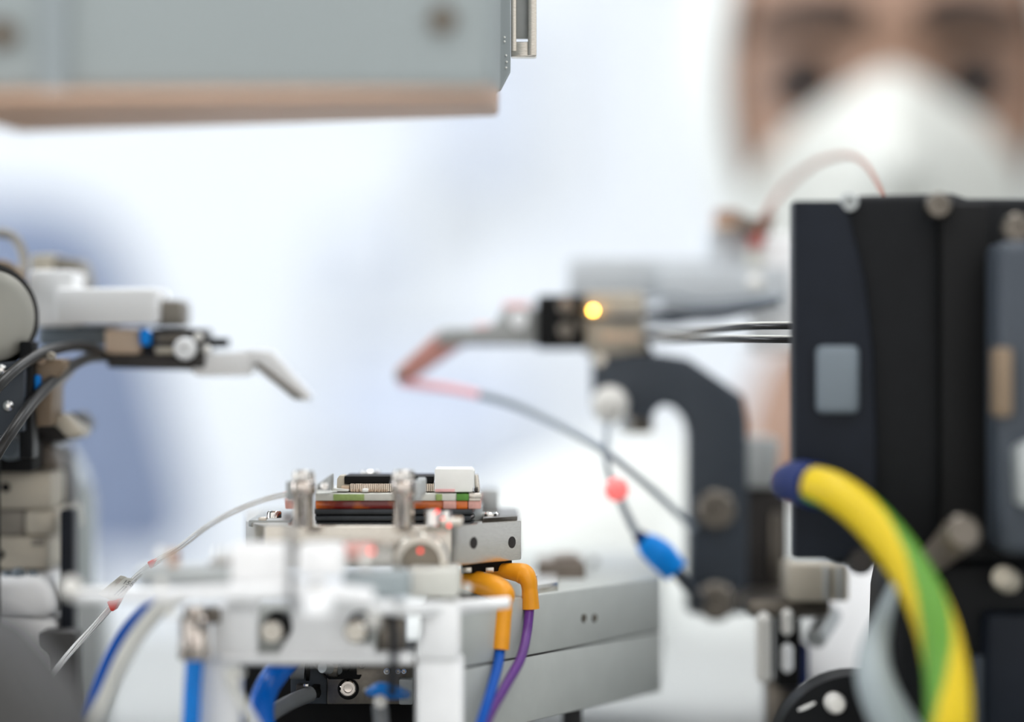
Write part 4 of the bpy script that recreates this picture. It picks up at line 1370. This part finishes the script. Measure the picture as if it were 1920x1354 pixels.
B().box(290, 650, 340, 664, YL - .0055, YL - .003, .0004).done('gripper_rail', 'beige', t)
B().prism([(200, 660), (338, 664), (362, 694), (200, 690)], YL - .005, YL + .016, .0008).done('gripper_base', 'gripper_dark', t)
B().lathe(P(348, 654, YL - .006), FR, [(0, 0), (21 * s, 0), (21 * s, .0025), (17 * s, .004), (5 * s, .004), (4 * s, .002), (0, .002)], 26).done('thumb_screw', 'aluminium', t)
for x, y in ((372, 632), (388, 655)):
    B().ball(P(x, y, YL - .006), 9 * s).done('screw', 'pearl', t)
B().box(386, 634, 424, 651, YL - .002, YL + .008, .0006).done('black_tip', 'black_matte', t, 'black tip')
B().prism([(338, 668), (470, 656), (470, 704), (372, 706), (350, 692)], YL - .002, YL + .008, .0006).done('finger_base', 'white_paint', t)
fg = B().prism([(462, 655), (508, 657), (584, 742), (578, 752), (552, 750), (474, 688)], YL - .002, YL + .006, .0005).done('finger', 'white_paint', t)
B().prism([(474, 683), (484, 680), (572, 749), (552, 749)], YL - .0032, YL - .0005, .0003).done('finger_groove', 'steel_dark', fg)
B().prism([(38, 672), (118, 672), (124, 690), (112, 706), (97, 720), (96, 800), (40, 800)], YL - .03, YL - .01, .001).done('brown_plate', 'brown_plate', t)
B().box(62, 703, 74, 740, YL - .033, YL - .029, .0006).done('blue_mark', 'plug_blue', t, 'blue mark')
for x, y, m in ((78, 675, 'tan'), (97, 668, 'gripper_tan')):
    B().screw(P(x, y, YL - .03), FR, 8 * S(YL - .03), .002).done('screw', m, t)
B().prism([(60, 790), (140, 772), (160, 800), (120, 830), (60, 830)], YL - .01, YL + .012, .001).done('lever_bracket', 'gripper_dark', t)
B().prism([(94, 790), (104, 776), (122, 776), (154, 808), (148, 822), (126, 822)], YL - .022, YL - .004, .0025, 3).done('lever', 'beige', t)
B().screw(P(62, 792, YL - .026), FR, 14 * S(YL - .02), .003).done('screw', 'tan', t)
B().box(-80, 806, 62, 886, YL - .02, YL + .02, .001).done('dark_mount', 'black_matte', t)
B().lathe(P(24, 838, YL - .02), FR, [(0, 0), (24 * s, 0), (24 * s, .004), (18 * s, .006), (0, .006)], 24).done('adjuster', 'label_grey', t)
B().prism([(70, 830), (118, 840), (128, 950), (118, 1000), (96, 960), (70, 900)], YL + .01, YL + .03, .001).done('hinge_plate', 'gripper_dark', t)
B().prism([(60, 822), (96, 836), (110, 880), (60, 880)], YL - .004, YL + .01, .001).done('grey_web', 'taupe', t)
for x0, y0, x1, y1, m in ((-90, 884, 96, 956, 'beige'), (-90, 956, 46, 1004, 'beige_dark'), (46, 956, 106, 1004, 'beige'), (-90, 1004, 92, 1068, 'beige')):
    B().box(x0, y0, x1, y1, YL - .012, YL + .03, .0012).done('column_block', m, t)
for x, y in ((11, 914), (0, 1040)):
    B().lathe(P(x, y, YL - .0118), FR, [(0, -.001), (9 * s, -.001), (9 * s, .0003), (0, .0003)], 20).done('slot_hole', 'black_matte', t)
B().box(58, 1010, 82, 1024, YL - .0135, YL - .011, .0005).done('slot', 'beige_dark', t)
a, c = P(-90, 1066, YL), P(96, 677, YL)
B().boxw((a.x, YL - .008, BENCH), (c.x, YL + .03, a.z), .001).done('column', 'beige_dark', t)

t = thing('white_lamp_box', 'blurred white rounded box at the left edge below the beige blocks', 'box', P(30, 1200, .04))
B().prism([(-90, 1086), (72, 1080), (100, 1110), (104, 1158), (-90, 1158)], .03, .07, .003, 3).done('upper_body', 'white_paint', t)
B().prism([(-90, 1160), (104, 1160), (104, 1320), (-90, 1320)], .032, .07, .002).done('lower_body', 'white_paint', t)
for x, r in ((35, 14), (62, 9), (14, 9)):
    B().ball(P(x, 1078, .034), r * S(.034)).done('button', 'label_grey', t)

t = thing('clear_cylinder', 'clear acrylic cylinder standing behind the dark post', 'cylinder', P(148, 1100, .12))
s = S(.12)
p = P(148, 1108, .12)
B().lathe(p, UP, [(28 * s, 0), (32 * s, 0), (32 * s, 170 * s), (26 * s, 196 * s), (22 * s, 194 * s), (28 * s, 168 * s), (28 * s, 0)], 32).done('wall', 'acrylic', t)
B().cyl(p + Vector((0, 0, .001)), p + Vector((0, 0, 150 * s)), 14 * s).done('core', 'aluminium_grey', t)
B().lathe(p + Vector((0, 0, 186 * s)), UP, [(0, 0), (22 * s, 0), (18 * s, 14 * s), (0, 16 * s)], 24).done('cap', 'cable_grey', t)
B().boxw((p.x - .008, .11, BENCH), (p.x + .008, .13, p.z), .001).done('stand', 'aluminium_grey', t)
t = thing('acrylic_shield', 'curved clear acrylic shield behind the beige blocks', 'shield', P(130, 900, .14))
b = B()
b.ptube([(70, 822, .13), (108, 836, .13), (140, 874, .13), (158, 920, .13), (166, 960, .13)], [9, 16, 18, 16, 10], seg=14)
b.done('arc', 'acrylic', t)
B().boxw((P(150, 0, .13).x, .136, BENCH), (P(166, 0, .13).x, .142, P(0, 950, .13).z), .0005).done('stand', 'acrylic', t)

t = thing('dark_post', 'slim dark post standing left of the cables', 'post', P(122, 1354, .03))
a, c = P(112, 956, .035), P(136, 677, .035)
B().boxw((a.x, .035, BENCH), (c.x, .045, a.z), .0008).done('bar', 'blue_black', t)
B().prism([(70, 1186), (140, 1186), (140, 1400), (96, 1400), (90, 1230), (70, 1214)], .02, .034, .001).done('foot_block', 'wedge_grey', t)

# microscope camera with screws (left edge, near the focus plane)
YM = .012
s = S(YM)
t = thing('camera_head', 'round grey camera head with black rim at the left edge', 'camera', P(-20, 820, YM))
ax = Vector((.55, -.83, .05)).normalized()
p = P(-14, 592, YM + .006)
B().lathe(p, ax, [(0, -.012), (92 * s, -.012), (92 * s, -.004), (86 * s, .0), (78 * s, .0006), (60 * s, .0012), (0, .0016)], 48).done('face', 'dome_grey', t)
rg = [(96 * s, -.014), (104 * s, -.014), (104 * s, -.004), (102 * s, -.002), (93 * s, -.002), (93 * s, -.014), (96 * s, -.014)]
B().lathe(p, ax, rg, 48).done('rim', 'black_gloss', t)
rg = [(105 * s, -.018), (114 * s, -.018), (114 * s, -.012), (112 * s, -.010), (104 * s, -.010), (104 * s, -.018), (105 * s, -.018)]
B().lathe(p, ax, rg, 48).done('outer_ring', 'aluminium_grey', t)
B().lathe(p - ax * .018, ax, [(0, -.006), (108 * s, -.006), (108 * s, 0), (0, 0)], 40).done('barrel', 'black_gloss', t)
B().prism([(-120, 690), (46, 676), (44, 810), (-120, 830)], YM + .002, YM + .012, .0006).done('mount_plate', 'slate', t)
B().box(36, 640, 60, 860, YM + .006, YM + .016, .0006).done('mount_edge', 'black_anodised', t)
for x, y in ((2, 694), (15, 762)):
    B().lathe(P(x, y, YM + .003), (.2, -1, .1), [(0, -.001), (12.5 * s, -.001), (12.5 * s, .0006), (9.5 * s, .0019), (4 * s, .0024), (3.6 * s, .0012), (0, .0012)], 24).done('screw', 'chrome', t)
a, c = P(-110, 820, YM), P(-16, 677, YM)
B().boxw((a.x, YM + .004, BENCH), (c.x, YM + .014, a.z), .001).done('column', 'black_anodised', t)
t = thing('cable_loop', 'small blurred brown cable loop above the camera head', 'cable', P(20, 500, .06))
B().ptube([(-40, 452, .06), (-5, 437, .06), (24, 444, .06), (42, 472, .058), (44, 505, .055), (34, 540, .05), (20, 575, .045)], 9, seg=12).done('jacket', 'beige_dark', t)
B().ptube([(-30, 508, .05), (0, 496, .05), (30, 510, .05), (44, 535, .048)], 10, seg=12).done('bracket', 'brown_plate', t)
t = thing('coax_cable', 'upper dark coaxial cable curving left from the left gripper', 'cable', P(80, 700, .03))
B().ptube([(205, 668, YL), (150, 650, YL - .012), (100, 656, .030), (60, 672, .018), (20, 702, .006), (-20, 745, .0), (-60, 800, .0)], [9, 10, 10.5, 10.5, 10.5, 10.5, 10.5], seg=14).done('jacket', 'cable_black', t)
t = thing('coax_cable', 'lower dark coaxial cable curving down left from the left gripper', 'cable', P(80, 750, .03))
B().ptube([(215, 670, YL), (165, 672, YL - .012), (115, 700, .030), (70, 744, .018), (35, 790, .006), (0, 842, .0), (-40, 910, .0)], [9, 10, 11, 11.5, 11, 11, 11], seg=14).done('jacket', 'cable_black', t)

# nearest thing: dark blurred casing in the lower left corner
YW = -.17
t = thing('dark_casing', 'large dark grey casing, very blurred, in the bottom corner beside the clear ribbon', 'casing', P(0, 1354, YW))
B().prism([(-300, 1130), (-40, 1200), (20, 1270), (84, 1350), (112, 1420), (124, 1480), (-300, 1480)], YW, YW + .05, .003, 3).done('shell', 'wedge_grey', t)
B().boxw((P(-300, 0, YW).x, YW + .001, BENCH), (P(140, 0, YW).x, YW + .049, P(0, 1478, YW).z), .001).done('foot', 'wedge_grey', t)
